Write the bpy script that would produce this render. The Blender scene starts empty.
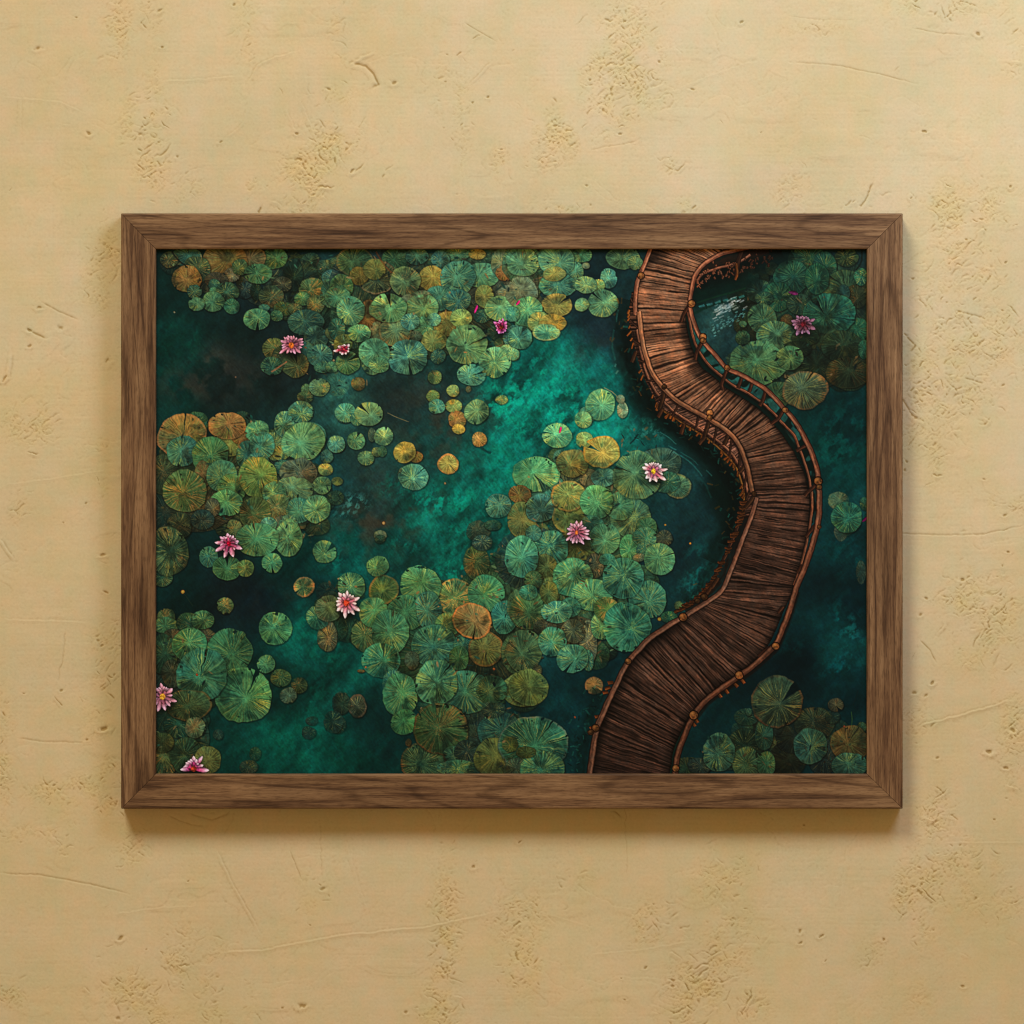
import bpy, bmesh, math
import numpy as np

# ------------------------------------------------------------------ the printed picture: pigment painted by code
# All picture coordinates are photograph pixels (1 px = 1 mm of print).
PX0, PY0, PX1, PY1 = 155.0, 248.0, 869.0, 775.0
S = 2
PW, PH = int((PX1 - PX0) * S), int((PY1 - PY0) * S)
rng = np.random.RandomState(7)
_tab = np.random.RandomState(3).rand(512, 512).astype(np.float32)

def vn(x, y, seed=0):
    """smooth value noise in 0..1 at any coordinates"""
    x = np.asarray(x, np.float32) + seed * 37.13; y = np.asarray(y, np.float32) + seed * 91.7
    xi = np.floor(x).astype(np.int32); yi = np.floor(y).astype(np.int32)
    fx = x - xi; fy = y - yi
    fx = fx * fx * (3 - 2 * fx); fy = fy * fy * (3 - 2 * fy)
    x0 = xi & 511; x1 = (xi + 1) & 511; y0 = yi & 511; y1 = (yi + 1) & 511
    a = _tab[y0, x0]; b = _tab[y0, x1]; c = _tab[y1, x0]; d = _tab[y1, x1]
    return (a + (b - a) * fx) * (1 - fy) + (c + (d - c) * fx) * fy

def fbm(x, y, octv=4, seed=0, gain=.5):
    s = 0; a = 1; t = 0
    for o in range(octv):
        s = s + a * vn(x * 2 ** o, y * 2 ** o, seed + o * 5); t += a; a *= gain
    return s / t

def sstep(a, b, x):
    t = np.clip((x - a) / (b - a), 0, 1)
    return t * t * (3 - 2 * t)

GX, GY = np.meshgrid((np.arange(PW) + .5) / S + PX0, (np.arange(PH) + .5) / S + PY0)
GX = GX.astype(np.float32); GY = GY.astype(np.float32)
CV = np.zeros((PH, PW, 3), np.float32)

def rgb(c):
    return np.array(c, np.float32) / 255.

def box(x0, y0, x1, y1):
    i0 = max(0, int((x0 - PX0) * S)); i1 = min(PW, int((x1 - PX0) * S) + 2)
    j0 = max(0, int((y0 - PY0) * S)); j1 = min(PH, int((y1 - PY0) * S) + 2)
    if i1 <= i0 or j1 <= j0: return None
    return (slice(j0, j1), slice(i0, i1))

def over(sl, col, a):
    a = np.clip(a, 0, 1)[..., None]
    CV[sl] = CV[sl] * (1 - a) + col * a

# ---- water
WATER = [
 (165,300,8,42,38),(175,345,5,56,48),(240,335,12,38,36),(225,385,20,40,38),(185,392,6,50,44),(300,360,20,38,38),
 (345,388,30,72,64),(372,470,25,48,45),(400,400,24,44,42),(448,405,26,48,46),(560,362,5,92,78),(540,390,0,100,84),
 (520,430,0,98,82),(500,462,0,98,82),(422,520,8,80,68),(452,540,4,92,78),(470,500,3,96,80),(380,520,34,50,46),
 (340,562,5,62,56),(298,545,3,55,50),(352,552,0,72,64),(255,600,8,28,34),(228,595,14,34,37),(190,600,6,40,38),
 (300,640,3,70,60),(350,660,3,74,64),(322,700,4,68,59),(290,740,0,74,61),(340,752,0,62,52),(382,722,5,44,42),
 (270,700,5,44,40),(285,690,4,52,44),(600,330,20,44,50),(612,300,18,54,54),(580,290,15,40,45),(640,405,4,36,33),
 (600,383,5,86,76),(562,412,3,104,88),(630,432,8,80,70),(680,480,18,56,56),(700,520,14,47,49),(672,560,13,41,44),
 (642,592,8,43,45),(612,652,5,44,47),(572,702,5,42,44),(720,442,3,24,22),(728,500,3,24,20),(735,340,18,54,54),
 (720,325,32,64,60),(700,298,4,30,26),(850,420,3,44,42),(832,450,2,54,48),(845,480,2,55,51),(840,552,4,48,48),
 (820,582,5,33,35),(850,602,3,34,37),(832,622,3,46,46),(842,652,4,54,52),(852,692,3,40,42),(790,662,3,25,28),
 (760,692,4,34,37),(720,722,4,42,42),(700,742,5,42,42),(250,300,14,34,36),(330,330,20,44,42),(480,305,25,50,50),
 (215,265,10,45,42),(425,455,18,62,56),(455,470,4,88,75),(395,540,4,66,58),(320,590,4,44,44),(460,420,20,54,50),
 (585,430,4,110,94),(590,250,14,38,38),(540,300,22,48,50),(265,500,6,40,40),(330,480,14,56,56),(310,620,2,62,55),
 (520,360,4,80,70),(500,400,4,100,84),(760,250,3,34,32),(745,270,2,18,15),(860,300,20,40,38),(700,580,12,56,54),
 (560,470,10,70,62),(480,640,18,52,52),(470,740,6,44,44),(860,500,10,60,58),(830,520,4,44,44)]

def water():
    pts = np.array(WATER, np.float32)
    gx = np.arange(PX0 - 8, PX1 + 16, 8); gy = np.arange(PY0 - 8, PY1 + 16, 8)
    X, Y = np.meshgrid(gx, gy)
    d2 = (X[..., None] - pts[:, 0]) ** 2 + (Y[..., None] - pts[:, 1]) ** 2
    w = 1 / (d2 + 120) ** 1.7
    w /= w.sum(-1, keepdims=True)
    small = (w @ (pts[:, 2:] / 255)).astype(np.float32)
    # warped bicubic-ish upsample
    wx = GX + 26 * (fbm(GX / 40, GY / 40, 4, 1) - .5); wy = GY + 26 * (fbm(GX / 40, GY / 40, 4, 2) - .5)
    fx = np.clip((wx - gx[0]) / 8, 0, len(gx) - 2.001); fy = np.clip((wy - gy[0]) / 8, 0, len(gy) - 2.001)
    xi = fx.astype(int); yi = fy.astype(int); fx = (fx - xi)[..., None]; fy = (fy - yi)[..., None]
    CV[:] = (small[yi, xi] * (1 - fx) + small[yi, xi + 1] * fx) * (1 - fy) + (small[yi + 1, xi] * (1 - fx) + small[yi + 1, xi + 1] * fx) * fy
    # turbulence: diagonal clouded pigment
    u = GX * .75 + GY * .66; v = -GX * .66 + GY * .75
    n = fbm(u / 26, v / 46, 5, 11, .58)
    n2 = fbm(u / 5, v / 9, 3, 21)
    n3 = fbm(GX / 2.2, GY / 2.2, 2, 31)
    k = np.clip((CV[..., 1:2] - .17) / .22, 0, 1)
    m = (n - .5)[..., None] * 1.5 + (n2 - .5)[..., None] * .45 + (n3 - .5)[..., None] * .14
    CV[:] = CV * (1 + (.45 + .55 * k) * m)
    # muddy veils
    for (x, y, rx, ry, c, s) in [(375,525,45,30,(60,56,44),.55),(200,385,45,16,(52,54,46),.6),(445,430,40,40,(52,54,44),.45),
                                 (235,370,40,22,(40,46,42),.5),(215,360,14,16,(60,62,54),.5),(600,360,34,24,(46,56,54),.4),(435,410,60,30,(44,50,42),.4),
                                 (410,505,40,26,(48,54,42),.4),(545,285,40,30,(44,62,60),.25),(275,600,26,14,(40,44,40),.4)]:
        b = box(x - rx * 2, y - ry * 2, x + rx * 2, y + ry * 2)
        e = np.exp(-((GX[b] - x) / rx) ** 2 - ((GY[b] - y) / ry) ** 2)
        over(b, rgb(c), s * e * sstep(.35, .65, fbm(GX[b] / 14, GY[b] / 14, 4, 51)) * 1.3)

def glints():
    # brighter brushed teal flecks
    for (x, y, rx, ry, c, s, sc) in [(540,385,40,32,(0,160,128),.7,7),(516,420,30,24,(0,150,122),.7,6),(565,418,34,20,(0,166,136),.65,7),
            (448,502,40,14,(0,142,116),.85,6),(455,540,26,30,(0,128,104),.6,7),(455,572,22,14,(0,150,120),.6,5),(505,402,26,20,(0,160,128),.7,6),
            (340,560,20,14,(0,122,104),.6,7),(315,625,30,26,(0,104,84),.6,9),(335,650,34,24,(0,100,82),.6,10),(300,740,36,20,(0,92,74),.6,10),
            (355,502,14,8,(70,150,140),.7,3),(345,514,12,6,(60,140,132),.6,3),(330,502,20,14,(20,90,96),.5,6),(606,425,40,12,(0,150,124),.6,6),
            (640,390,14,10,(30,140,120),.7,4),(632,372,10,8,(40,150,130),.6,3.5),(650,430,18,12,(60,140,128),.5,4),(846,425,34,26,(0,84,76),.45,8),
            (832,455,24,22,(0,92,80),.45,8),(848,555,20,24,(0,80,76),.5,8),(842,620,14,20,(0,90,86),.6,7),(838,668,18,12,(0,90,92),.6,7),
            (852,640,10,22,(20,110,106),.5,7),(790,645,30,10,(0,60,58),.4,6),(700,570,14,26,(10,112,104),.6,6),(690,592,16,16,(20,104,98),.5,6),
            (180,340,22,24,(0,86,66),.5,10),(575,440,30,16,(0,140,118),.5,6),(340,388,18,14,(52,124,104),.7,8),(405,470,30,10,(0,110,92),.5,6),
            (407,488,34,10,(0,120,98),.5,5),(560,710,20,30,(6,66,66),.5,8),(312,706,22,30,(0,96,78),.5,8),(384,745,30,20,(0,62,56),.5,8),
            (742,340,24,18,(40,76,74),.4,9),(690,480,16,14,(40,100,96),.35,7),(405,545,20,8,(10,120,104),.5,4),(430,380,20,20,(10,80,70),.4,7)]:
        b = box(x - rx * 2, y - ry * 2, x + rx * 2, y + ry * 2)
        if b is None: continue
        e = np.exp(-((GX[b] - x) / rx) ** 2 - ((GY[b] - y) / ry) ** 2)
        u = GX[b] * .8 + GY[b] * .6; v = -GX[b] * .6 + GY[b] * .8
        n = fbm(u / sc, v / (sc * 1.5), 4, 61, .62)
        over(b, rgb(c), s * e * sstep(.45, .72, n))

# ---- lily pads -------------------------------------------------------------
# name: base colour, streak colour, accent colour, accent amount
PAL = {
 'G':  ((58,104,68),(100,142,86),(126,136,64),.12), 'g': ((52,90,56),(88,122,74),(110,110,50),.15),
 'D':  ((38,68,48),(62,92,60),(80,80,45),.12),      'LG':((82,128,82),(134,168,98),(160,160,74),.14),
 'T':  ((47,97,74),(92,140,100),(120,140,70),.1),  't': ((36,78,61),(66,110,80),(90,110,60),.08),
 'd':  ((24,66,48),(48,96,62),(60,80,40),.08),      'YG':((104,130,66),(158,170,84),(180,146,60),.2),
 'Y':  ((154,130,54),(208,180,84),(120,130,60),.2), 'O': ((124,88,45),(174,126,64),(110,110,50),.22),
 'o':  ((92,76,42),(136,102,54),(70,84,50),.3),    'OG':((66,92,56),(110,122,68),(150,110,54),.2),
 'og': ((48,68,46),(78,94,56),(106,82,44),.18),     'YO':((102,106,52),(156,144,68),(72,104,60),.36),
 'B':  ((56,62,46),(86,86,58),(98,82,52),.22),     'P': ((104,126,88),(164,172,112),(140,120,80),.18),
 'N':  ((32,54,46),(50,74,58),(70,70,50),.12)}

def pad(cx, cy, rx, ry, key, notch=None, edge=None, m=1.0, a=1.0, rot=None, nw=.11, seed=None, flat=0):
    r_ = np.random.RandomState(seed if seed is not None else int(cx * 13 + cy * 7 + rx * 3) % 99991)
    base, strk, acc, amt = PAL[key]
    m = m * .97
    if cx > 715 and cy < 420:
        m *= 1.16
        if key in ('N', 'B', 'og'): base, strk, acc, amt = PAL['g'] if key == 'og' else PAL['D']; m *= .86
    tint = np.array([.90, 1.02, 1.05], np.float32) if cy > 545 and cx < 690 and key not in ('Y', 'O', 'o') else np.array([.97, 1., 1.05], np.float32)
    if cx < 690 and 430 < cy < 640 and cx > 470: m *= 1.06
    base = rgb(base) * m; strk = rgb(strk) * m * .95; acc = rgb(acc) * m * .95
    base = base * tint; strk = strk * tint
    # small hue change of its own
    base = base * (1 + .035 * r_.randn(3)).astype(np.float32)
    rx *= 1.05; ry *= 1.05
    R = max(rx, ry) * 1.25 + 3
    b = box(cx - R, cy - R, cx + R, cy + R)
    if b is None: return
    X = GX[b]; Y = GY[b]
    rm = (rx + ry) / 2
    # hand-drawn wobble
    wob = min(.8, rm * .03)
    X = X + wob * (vn(X / 5, Y / 5, 71) - .5) * 2; Y = Y + wob * (vn(X / 5, Y / 5, 72) - .5) * 2
    rot = r_.uniform(-.5, .5) if rot is None else rot
    c, s = math.cos(rot), math.sin(rot)
    dx = X - cx; dy = Y - cy
    if abs(rx - ry) < .12 * rm: pass
    else: c, s = 1, 0
    u = (dx * c + dy * s) / rx; v = (-dx * s + dy * c) / ry
    rho = np.hypot(u, v); th = np.arctan2(dy / ry, dx / rx)
    out = 1 + .055 * (vn(np.cos(th) * 1.3 + 9, np.sin(th) * 1.3 + 9, r_.randint(300)) - .5) * 2 + .007 * (vn(np.cos(th) * 6 + 20, np.sin(th) * 6 + 20, r_.randint(300)) - .5) * 2
    dist = (out - rho) * rm                       # px inside the rim
    mask = np.clip(dist * S * .8 + .5, 0, 1)
    ox, oy = r_.uniform(-.16, .16, 2)
    if notch is not None:
        na = math.radians(notch)
        ox += -.05 * math.cos(na); oy += -.05 * math.sin(na)
    u2 = dx / rx - ox; v2 = dy / ry - oy
    t2 = np.arctan2(v2, u2); r2 = np.hypot(u2, v2)
    cut = np.zeros_like(mask)
    if notch is None and r_.rand() < .28 and rm > 6: notch = r_.uniform(0, 360); nw = .02
    if notch is not None:
        da = np.abs((t2 - math.radians(notch) + math.pi) % (2 * math.pi) - math.pi)
        cut = np.clip(((nw * (.35 + .9 * r2)) - da) * r2 * rm * S * .8 + .5, 0, 1) * sstep(.05, .2, r2) * (da < 1)
        mask = mask * (1 - cut)
    # contact shadow on the water/leaves below, drawn in the picture like the painter did
    dsh = (out - np.hypot((dx - .5) / rx, (dy - .8) / ry)) * rm
    over(b, CV[b] * .34, .62 * a * np.clip(dsh / 1.7 + .62, 0, 1) * (.45 + .8 * vn(np.cos(th) * 1.2 + 60, np.sin(th) * 1.2 + 60, r_.randint(200))) * (1 - flat))
    # colours
    nv = int(np.clip(10 + rm * .45, 11, 24))
    ph = r_.uniform(0, 6.28)
    sect = vn((t2 + math.pi) / 6.2832 * 9 % 9, r2 * .7, r_.randint(300)) - .5
    fine = vn(np.cos(t2) * nv * .9 + 40, np.sin(t2) * nv * .9 + 40, r_.randint(200)) - .5
    fine2 = vn(np.cos(t2) * nv * 2.0 + 80, np.sin(t2) * nv * 2.0 + 80 + r2 * 1.5, r_.randint(200)) - .5
    jit = .5 * (vn(np.cos(t2) * 3 + 30, np.sin(t2) * 3 + 30, r_.randint(200)) - .5)
    k = (t2 + ph + jit) * nv / 6.2832
    dv = np.abs(k - np.round(k)) * 6.2832 / nv * r2 * rm        # px from nearest vein
    vein = np.clip(1.0 - dv / .6, 0, 1) * sstep(.02, .2, r2) * (1 - .75 * sstep(.55, 1.0, r2))
    vside = np.clip(1.0 - np.abs(dv - 1.3) / .9, 0, 1) * sstep(.1, .3, r2)
    blot = fbm(X / (rm * .55 + 2), Y / (rm * .55 + 2), 3, r_.randint(200))
    grain = fbm(X / 1.5, Y / 1.5, 2, 77) - .5
    sm = fbm(X / 4.5, Y / 4.5, 2, 78) - .5
    col = base * (1 + .26 * sect + .16 * fine + .15 * fine2 + .26 * sm + .16 * grain)[..., None]
    w = np.clip(.06 + .40 * fine2 + .7 * np.clip(fine, 0, 1) + .42 * vein * (.5 + vn(t2 * 4, r2 * 3, 5)) + .35 * (sm + .05), 0, .85)
    w = w * (.6 + .4 * sstep(0, .5, r2))
    col = col * (1 - w[..., None]) + strk * w[..., None]
    wa = np.clip(sstep(.70 - amt * .8, .98 - amt * .7, blot + .55 * fine2), 0, 1) * .7
    col = col * (1 - wa[..., None]) + acc * (1 + .5 * fine2 + .4 * grain)[..., None] * wa[..., None]
    warm = base[0] > base[1] * .95
    alt = (rgb((74, 104, 56)) if warm else rgb((168, 156, 74))) * m * (1 if not warm else 1.05)
    fs = vn(np.cos(t2) * nv * 1.5 + 140 + r2 * .6, np.sin(t2) * nv * 1.5 + 140, r_.randint(200))
    wl = sstep(.66, .86, fs) * sstep(.08, .3, r2) * sstep(1.05, .7, r2 * (.7 + .6 * vn(t2 * 5, r2 * 2, 8))) * r_.uniform(.1, .5)
    col = col * (1 - wl[..., None]) + alt * wl[..., None]
    dg = sstep(.34, .16, vn(np.cos(t2) * nv * 1.3 + 170, np.sin(t2) * nv * 1.3 + 170 + r2, r_.randint(200))) * sstep(.1, .35, r2) * .17
    col = col * (1 - dg[..., None])
    hue = (vn(X / (rm * .8 + 2), Y / (rm * .8 + 2), r_.randint(200)) - .5) * .34
    col = col * np.stack([1 + hue, 1 + .25 * hue, 1 - .7 * np.maximum(hue, 0) - .15 * np.minimum(hue, 0)], -1)
    col = col * (1 - .14 * vside)[..., None]
    g = r_.uniform(-2.7, -.4)
    col = col * (1 + .20 * (np.cos(g) * u + np.sin(g) * v))[..., None]
    col = col * (1 + .16 * sstep(.2, 0, r2))[..., None]
    col = col * (.8 + .2 * sstep(0, 1.6, dist))[..., None]
    rim = np.clip(1 - np.abs(dist - .8) / .9, 0, 1) * (.25 + .75 * vn(np.cos(th) * 2.5 + 5, np.sin(th) * 2.5 + 5, r_.randint(200)))
    ec = strk * 1.05 if edge is None else rgb(edge) * m
    rs = .45 if edge is None else .6
    if edge is not None:
        rim = np.clip(1 - np.abs(dist - 1.0) / 1.6, 0, 1) * (.2 + .8 * vn(np.cos(th) * 1.6 + 5, np.sin(th) * 1.6 + 5, r_.randint(200)))
    col = col * (1 - rs * rim[..., None]) + ec * rs * rim[..., None]
    al = mask * a
    vl = sstep(.56, .74, fbm(X / 13 + 50, Y / 13, 3, 90)) * .42
    al = al * (1 - vl)
    if a < .95: al = al * (.55 + .7 * fbm(X / 5, Y / 5, 3, 79))
    if rm > 7:      # a chipped or torn patch of rim now and then
        al = al * (1 - sstep(.76, .80, fbm(X / 4, Y / 4, 2, r_.randint(200))) * sstep(rm * .45, 0, dist) * .9)
    over(b, np.clip(col, 0, 1), al)

# tile origin + list of (u, v, ru, rv, key[, opts]) measured on five-times enlargements
Q = 5.12
TILES = []
def tile(x0, y0, items): TILES.append((x0, y0, items))

tile(680, 240, [
 (560,330,150,150,'d',dict(m=0.78,a=.8)),(850,300,120,190,'N',dict(m=0.78,a=.8)),(690,560,190,190,'N',dict(m=0.78,a=.75)),(870,650,100,120,'N',dict(m=0.78,a=.8)),
 (655,95,95,62,'d',dict(m=0.74)),(850,92,62,46,'N',dict(m=0.78)),(740,140,60,80,'d',dict(m=0.78)),(470,150,36,32,'N',dict(m=0.78)),(375,190,30,24,'T',dict(m=0.55)),
 (850,245,118,84,'og',dict(m=0.70)),(900,290,60,60,'OG',dict(m=0.48)),(570,192,86,82,'d',dict(m=0.86)),(700,200,62,78,'d',dict(m=0.86)),
 (405,265,58,62,'t',dict(m=0.66)),(500,290,72,72,'d',dict(m=0.82)),(430,300,44,34,'t',dict(m=0.70)),(610,330,62,52,'D',dict(m=0.74)),
 (905,460,56,60,'d',dict(m=0.86)),(835,275,34,44,'t',dict(m=0.58)),(765,380,128,100,'d',dict(m=0.98,notch=-120)),(925,190,34,44,'d',dict()),
 (420,402,72,72,'g',dict(m=0.74)),(545,415,32,34,'o',dict(m=0.58)),(700,500,120,60,'og',dict(m=0.62,a=.8)),(490,492,100,72,'g',dict(m=0.90)),(640,500,70,40,'og',dict(m=0.55)),
 (700,640,140,70,'B',dict(m=0.58)),(830,545,104,74,'og',dict(m=0.56)),(860,680,112,76,'OG',dict(m=0.43)),(940,560,30,50,'d',dict(m=0.86)),(600,560,70,40,'B',dict(m=0.55)),
 (395,632,142,112,'g',dict(m=0.84)),(500,790,70,62,'g',dict(m=0.66)),(562,604,68,60,'G',dict(m=0.72)),(640,768,112,92,'OG',dict(m=0.74,edge=(140,84,48),notch=-60,nw=.03)),
 (320,500,37,34,'G',dict(m=0.56)),(320,432,20,17,'G',dict(m=0.62))])
tile(680, 580, [
 (550,920,90,90,'og',dict(m=0.55)),(330,850,90,90,'D',dict(m=0.63)),(600,800,110,90,'N',dict(m=0.67,a=.8)),(450,740,80,60,'N',dict(a=.7,m=0.76)),(40,960,110,50,'D',dict(m=0.67)),(100,950,60,40,'N',dict(m=0.84)),
 (430,790,44,80,'T',dict(m=0.60)),(340,700,60,44,'t',dict(m=0.84,a=.7)),(690,735,100,82,'og',dict(m=0.71)),(730,905,80,90,'N',dict(m=0.80)),(780,700,36,34,'T',dict(m=0.52,a=.8)),(350,675,16,20,'T',dict(m=0.67)),
 (340,935,72,80,'g',dict(m=0.76)),(440,940,48,62,'G',dict(m=0.66)),(200,880,80,95,'T',dict(m=0.76)),(665,850,86,86,'T',dict(m=0.69)),
 (500,620,128,128,'og',dict(m=0.91,notch=-48,nw=.16,edge=(120,60,34))),(795,638,39,34,'P',dict(m=0.49,notch=60,nw=.2)),(930,752,24,26,'G',dict(m=0.59)),
 (870,840,96,92,'o',dict(m=0.77)),(868,948,92,62,'T',dict(m=0.71))])
tile(680, 410, [
 (810,465,52,46,'P',dict(m=.68,a=.85,flat=1)),(822,625,34,46,'P',dict(m=.6,a=.8,flat=1)),(925,830,24,60,'P',dict(m=.55,a=.7,flat=1)),(850,600,46,40,'t',dict(a=.5)),(852,548,77,80,'d',dict(m=1.3)),(942,480,22,34,'d',dict(m=1.1))])
tile(150, 240, [
 (130,120,80,60,'N',dict(a=.8)),(300,180,130,90,'N',dict(a=.8)),(600,230,120,110,'N',dict(a=.8)),(760,230,110,130,'t',dict(m=.6,a=.8)),(870,420,110,90,'t',dict(m=.7,a=.8)),(700,340,90,60,'N',dict(a=.8)),
 (640,92,62,54,'g',dict(m=.9)),(520,95,72,58,'o',dict(m=1.05)),(385,105,112,92,'o',dict(m=1.02)),(190,88,78,48,'t',dict(m=.95)),(98,102,46,40,'og'),
 (245,150,66,62,'og'),(188,200,72,66,'O',dict(m=.92)),(420,180,40,36,'B',dict(m=1.2)),(340,205,60,36,'B',dict(m=.85)),(490,256,44,42,'N'),(545,262,30,46,'t',dict(m=.55)),
 (460,140,40,40,'g',dict(m=.85)),(555,172,70,50,'G',dict(m=.82,notch=170)),(735,180,50,80,'t',dict(m=.6)),(680,228,46,40,'B'),(622,288,62,56,'og',dict(m=.95)),
 (900,142,45,40,'D'),(832,252,68,56,'OG',dict(m=.88)),(782,302,42,34,'g'),(850,328,46,46,'OG',dict(m=.9)),(930,195,48,42,'t',dict(m=1.1)),(950,120,30,30,'D'),
 (690,352,56,34,'g',dict(m=.8)),(744,352,36,28,'og'),(650,388,32,28,'D',dict(m=1.1)),(940,272,66,76,'G',dict(m=.98)),(585,348,28,18,'T',dict(m=.85)),
 (330,228,30,28,'T',dict(m=.75)),(330,262,22,20,'G',dict(m=.9)),(398,265,58,46,'D',dict(m=1.05)),(325,316,56,50,'G',dict(m=.94)),(228,264,37,33,'T',dict(m=.78)),(240,330,40,35,'G',dict(m=.92)),(420,340,40,38,'t',dict(m=1.08)),
 (548,406,66,53,'G',dict(m=1.05,notch=95,nw=.1)),
 (800,422,92,62,'T',dict(m=.72)),(850,500,62,58,'T',dict(m=.78)),(790,560,50,40,'t'),(945,476,46,39,'OG',dict(m=.95)),
 (632,560,56,56,'OG',dict(m=.86)),(700,600,70,60,'og',dict(m=.9)),(745,640,66,62,'OG',dict(m=.85,notch=-100)),(625,646,56,46,'T',dict(m=.75,notch=-10)),
 (870,592,66,56,'T',dict(m=.95)),(880,655,40,26,'T',dict(m=.9)),(930,652,32,28,'G',dict()),(960,740,56,60,'T',dict(m=1.0,a=.45,flat=1)),
 (800,764,26,24,'g'),(795,806,39,32,'OG',dict(m=.85)),(868,755,51,45,'LG',dict(m=.88)),(700,932,56,54,'T',dict(m=1.15)),(770,878,63,50,'T',dict(m=1.12)),(1000,890,51,47,'T',dict(m=1.18))])
tile(330, 240, [
 (300,230,300,190,'N',dict(a=.85)),(650,290,260,200,'og',dict(m=.85,a=.8)),(480,480,220,120,'og',dict(a=.75)),(120,400,120,150,'D',dict(a=.8)),(880,220,180,180,'B',dict(a=.85,m=1.2)),(700,110,200,70,'D',dict(a=.85)),
 (340,100,74,54,'D',dict(m=1.05)),(130,115,94,74,'g',dict(m=.78,edge=(150,118,80))),(650,75,64,32,'G'),(565,102,48,46,'T',dict(m=.98)),(445,85,58,42,'T',dict(m=.82)),(755,74,44,26,'Y',dict(m=.85)),
 (240,195,92,82,'og',dict(m=1.0,edge=(160,120,80))),(150,185,50,46,'Y',dict(m=.62)),(230,150,56,50,'YO',dict(m=.85)),(60,240,60,60,'g'),
 (520,196,66,62,'Y',dict(m=.86)),(385,212,77,72,'OG',dict(m=1.15)),(775,182,86,62,'G',dict(m=1.06)),(655,192,86,86,'T',dict(m=1.05)),
 (880,120,52,72,'P',dict(m=.8)),(890,170,40,40,'O',dict(m=.95)),(985,72,60,36,'G'),(965,150,58,62,'LG',dict(m=1.02)),(1000,215,46,40,'P',dict(m=.85)),
 (560,300,72,62,'T',dict(m=1.0)),(40,292,62,54,'G',dict(m=.95)),(200,400,60,90,'O',dict(m=.75)),(470,290,50,30,'P',dict(m=.8)),(650,312,72,56,'t',dict(m=1.1)),(400,320,40,40,'P',dict(m=.85)),
 (790,290,46,58,'YO',dict(m=1.1)),(940,272,80,42,'P',dict(m=.95,a=.8,flat=1)),
 (240,470,36,50,'P',dict(m=.75)),(470,345,82,66,'LG',dict(m=.96)),(105,362,70,72,'G',dict(m=1.12)),(335,466,80,76,'OG',dict(m=1.22,edge=(190,112,46))),(300,350,92,72,'LG',dict(m=1.0,notch=-100)),
 (490,440,72,46,'G',dict(m=1.25)),(600,432,66,62,'Y',dict(m=.9)),(670,400,53,46,'YG',dict(m=1.15)),(532,408,34,34,'T',dict(m=1.35)),(535,516,66,52,'YO',dict(m=1.02)),(440,492,30,26,'P',dict(m=.7)),
 (35,455,42,54,'t',dict(m=1.05)),(65,532,46,48,'YO',dict(m=.9)),(150,478,58,46,'G',dict(m=1.2)),(410,420,46,40,'T',dict(m=1.2)),
 (400,602,96,88,'T',dict(m=1.14,notch=80,nw=.07)),(215,610,60,76,'LG',dict(m=.85)),(225,580,76,72,'G',dict(m=1.25,notch=65)),(250,640,50,40,'G',dict(m=1.1)),
 (92,630,58,58,'g',dict(m=1.18,notch=-30)),(555,596,38,36,'t',dict(m=1.0)),(780,390,44,34,'t',dict(m=.9)),
 (1010,390,66,76,'G',dict(m=1.15)),(870,352,78,62,'LG',dict(m=1.1)),(960,500,74,60,'T',dict(m=1.12)),(935,390,36,30,'T',dict(m=1.35)),
 (945,588,26,30,'LG',dict(m=.95)),(912,570,44,34,'LG',dict(m=1.16)),(700,536,104,99,'LG',dict(m=.93,notch=-25,nw=.03)),(845,627,77,76,'G',dict(m=1.32)),(725,690,71,53,'T',dict(m=1.28,notch=-25,nw=.1)),
 (145,736,37,33,'o',dict(m=1.1)),(537,703,36,34,'OG',dict(m=1.05)),(630,773,33,31,'YG',dict(m=1.15)),(708,765,14,17,'P',dict(m=.62)),(527,800,32,31,'YG',dict(m=.9)),(547,853,43,36,'T',dict(m=1.2)),
 (633,852,41,33,'YG',dict(m=1.06)),(650,920,46,42,'O',dict(m=1.05)),(658,968,32,26,'Y',dict(m=1.0)),(748,880,62,59,'LG',dict(m=1.0)),(878,818,30,23,'YG',dict(m=1.05)),
 (80,885,53,49,'T',dict(m=1.2)),(135,920,30,30,'T',dict(m=1.05)),(198,890,70,60,'LG',dict(m=.96,notch=-130))])
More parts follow.
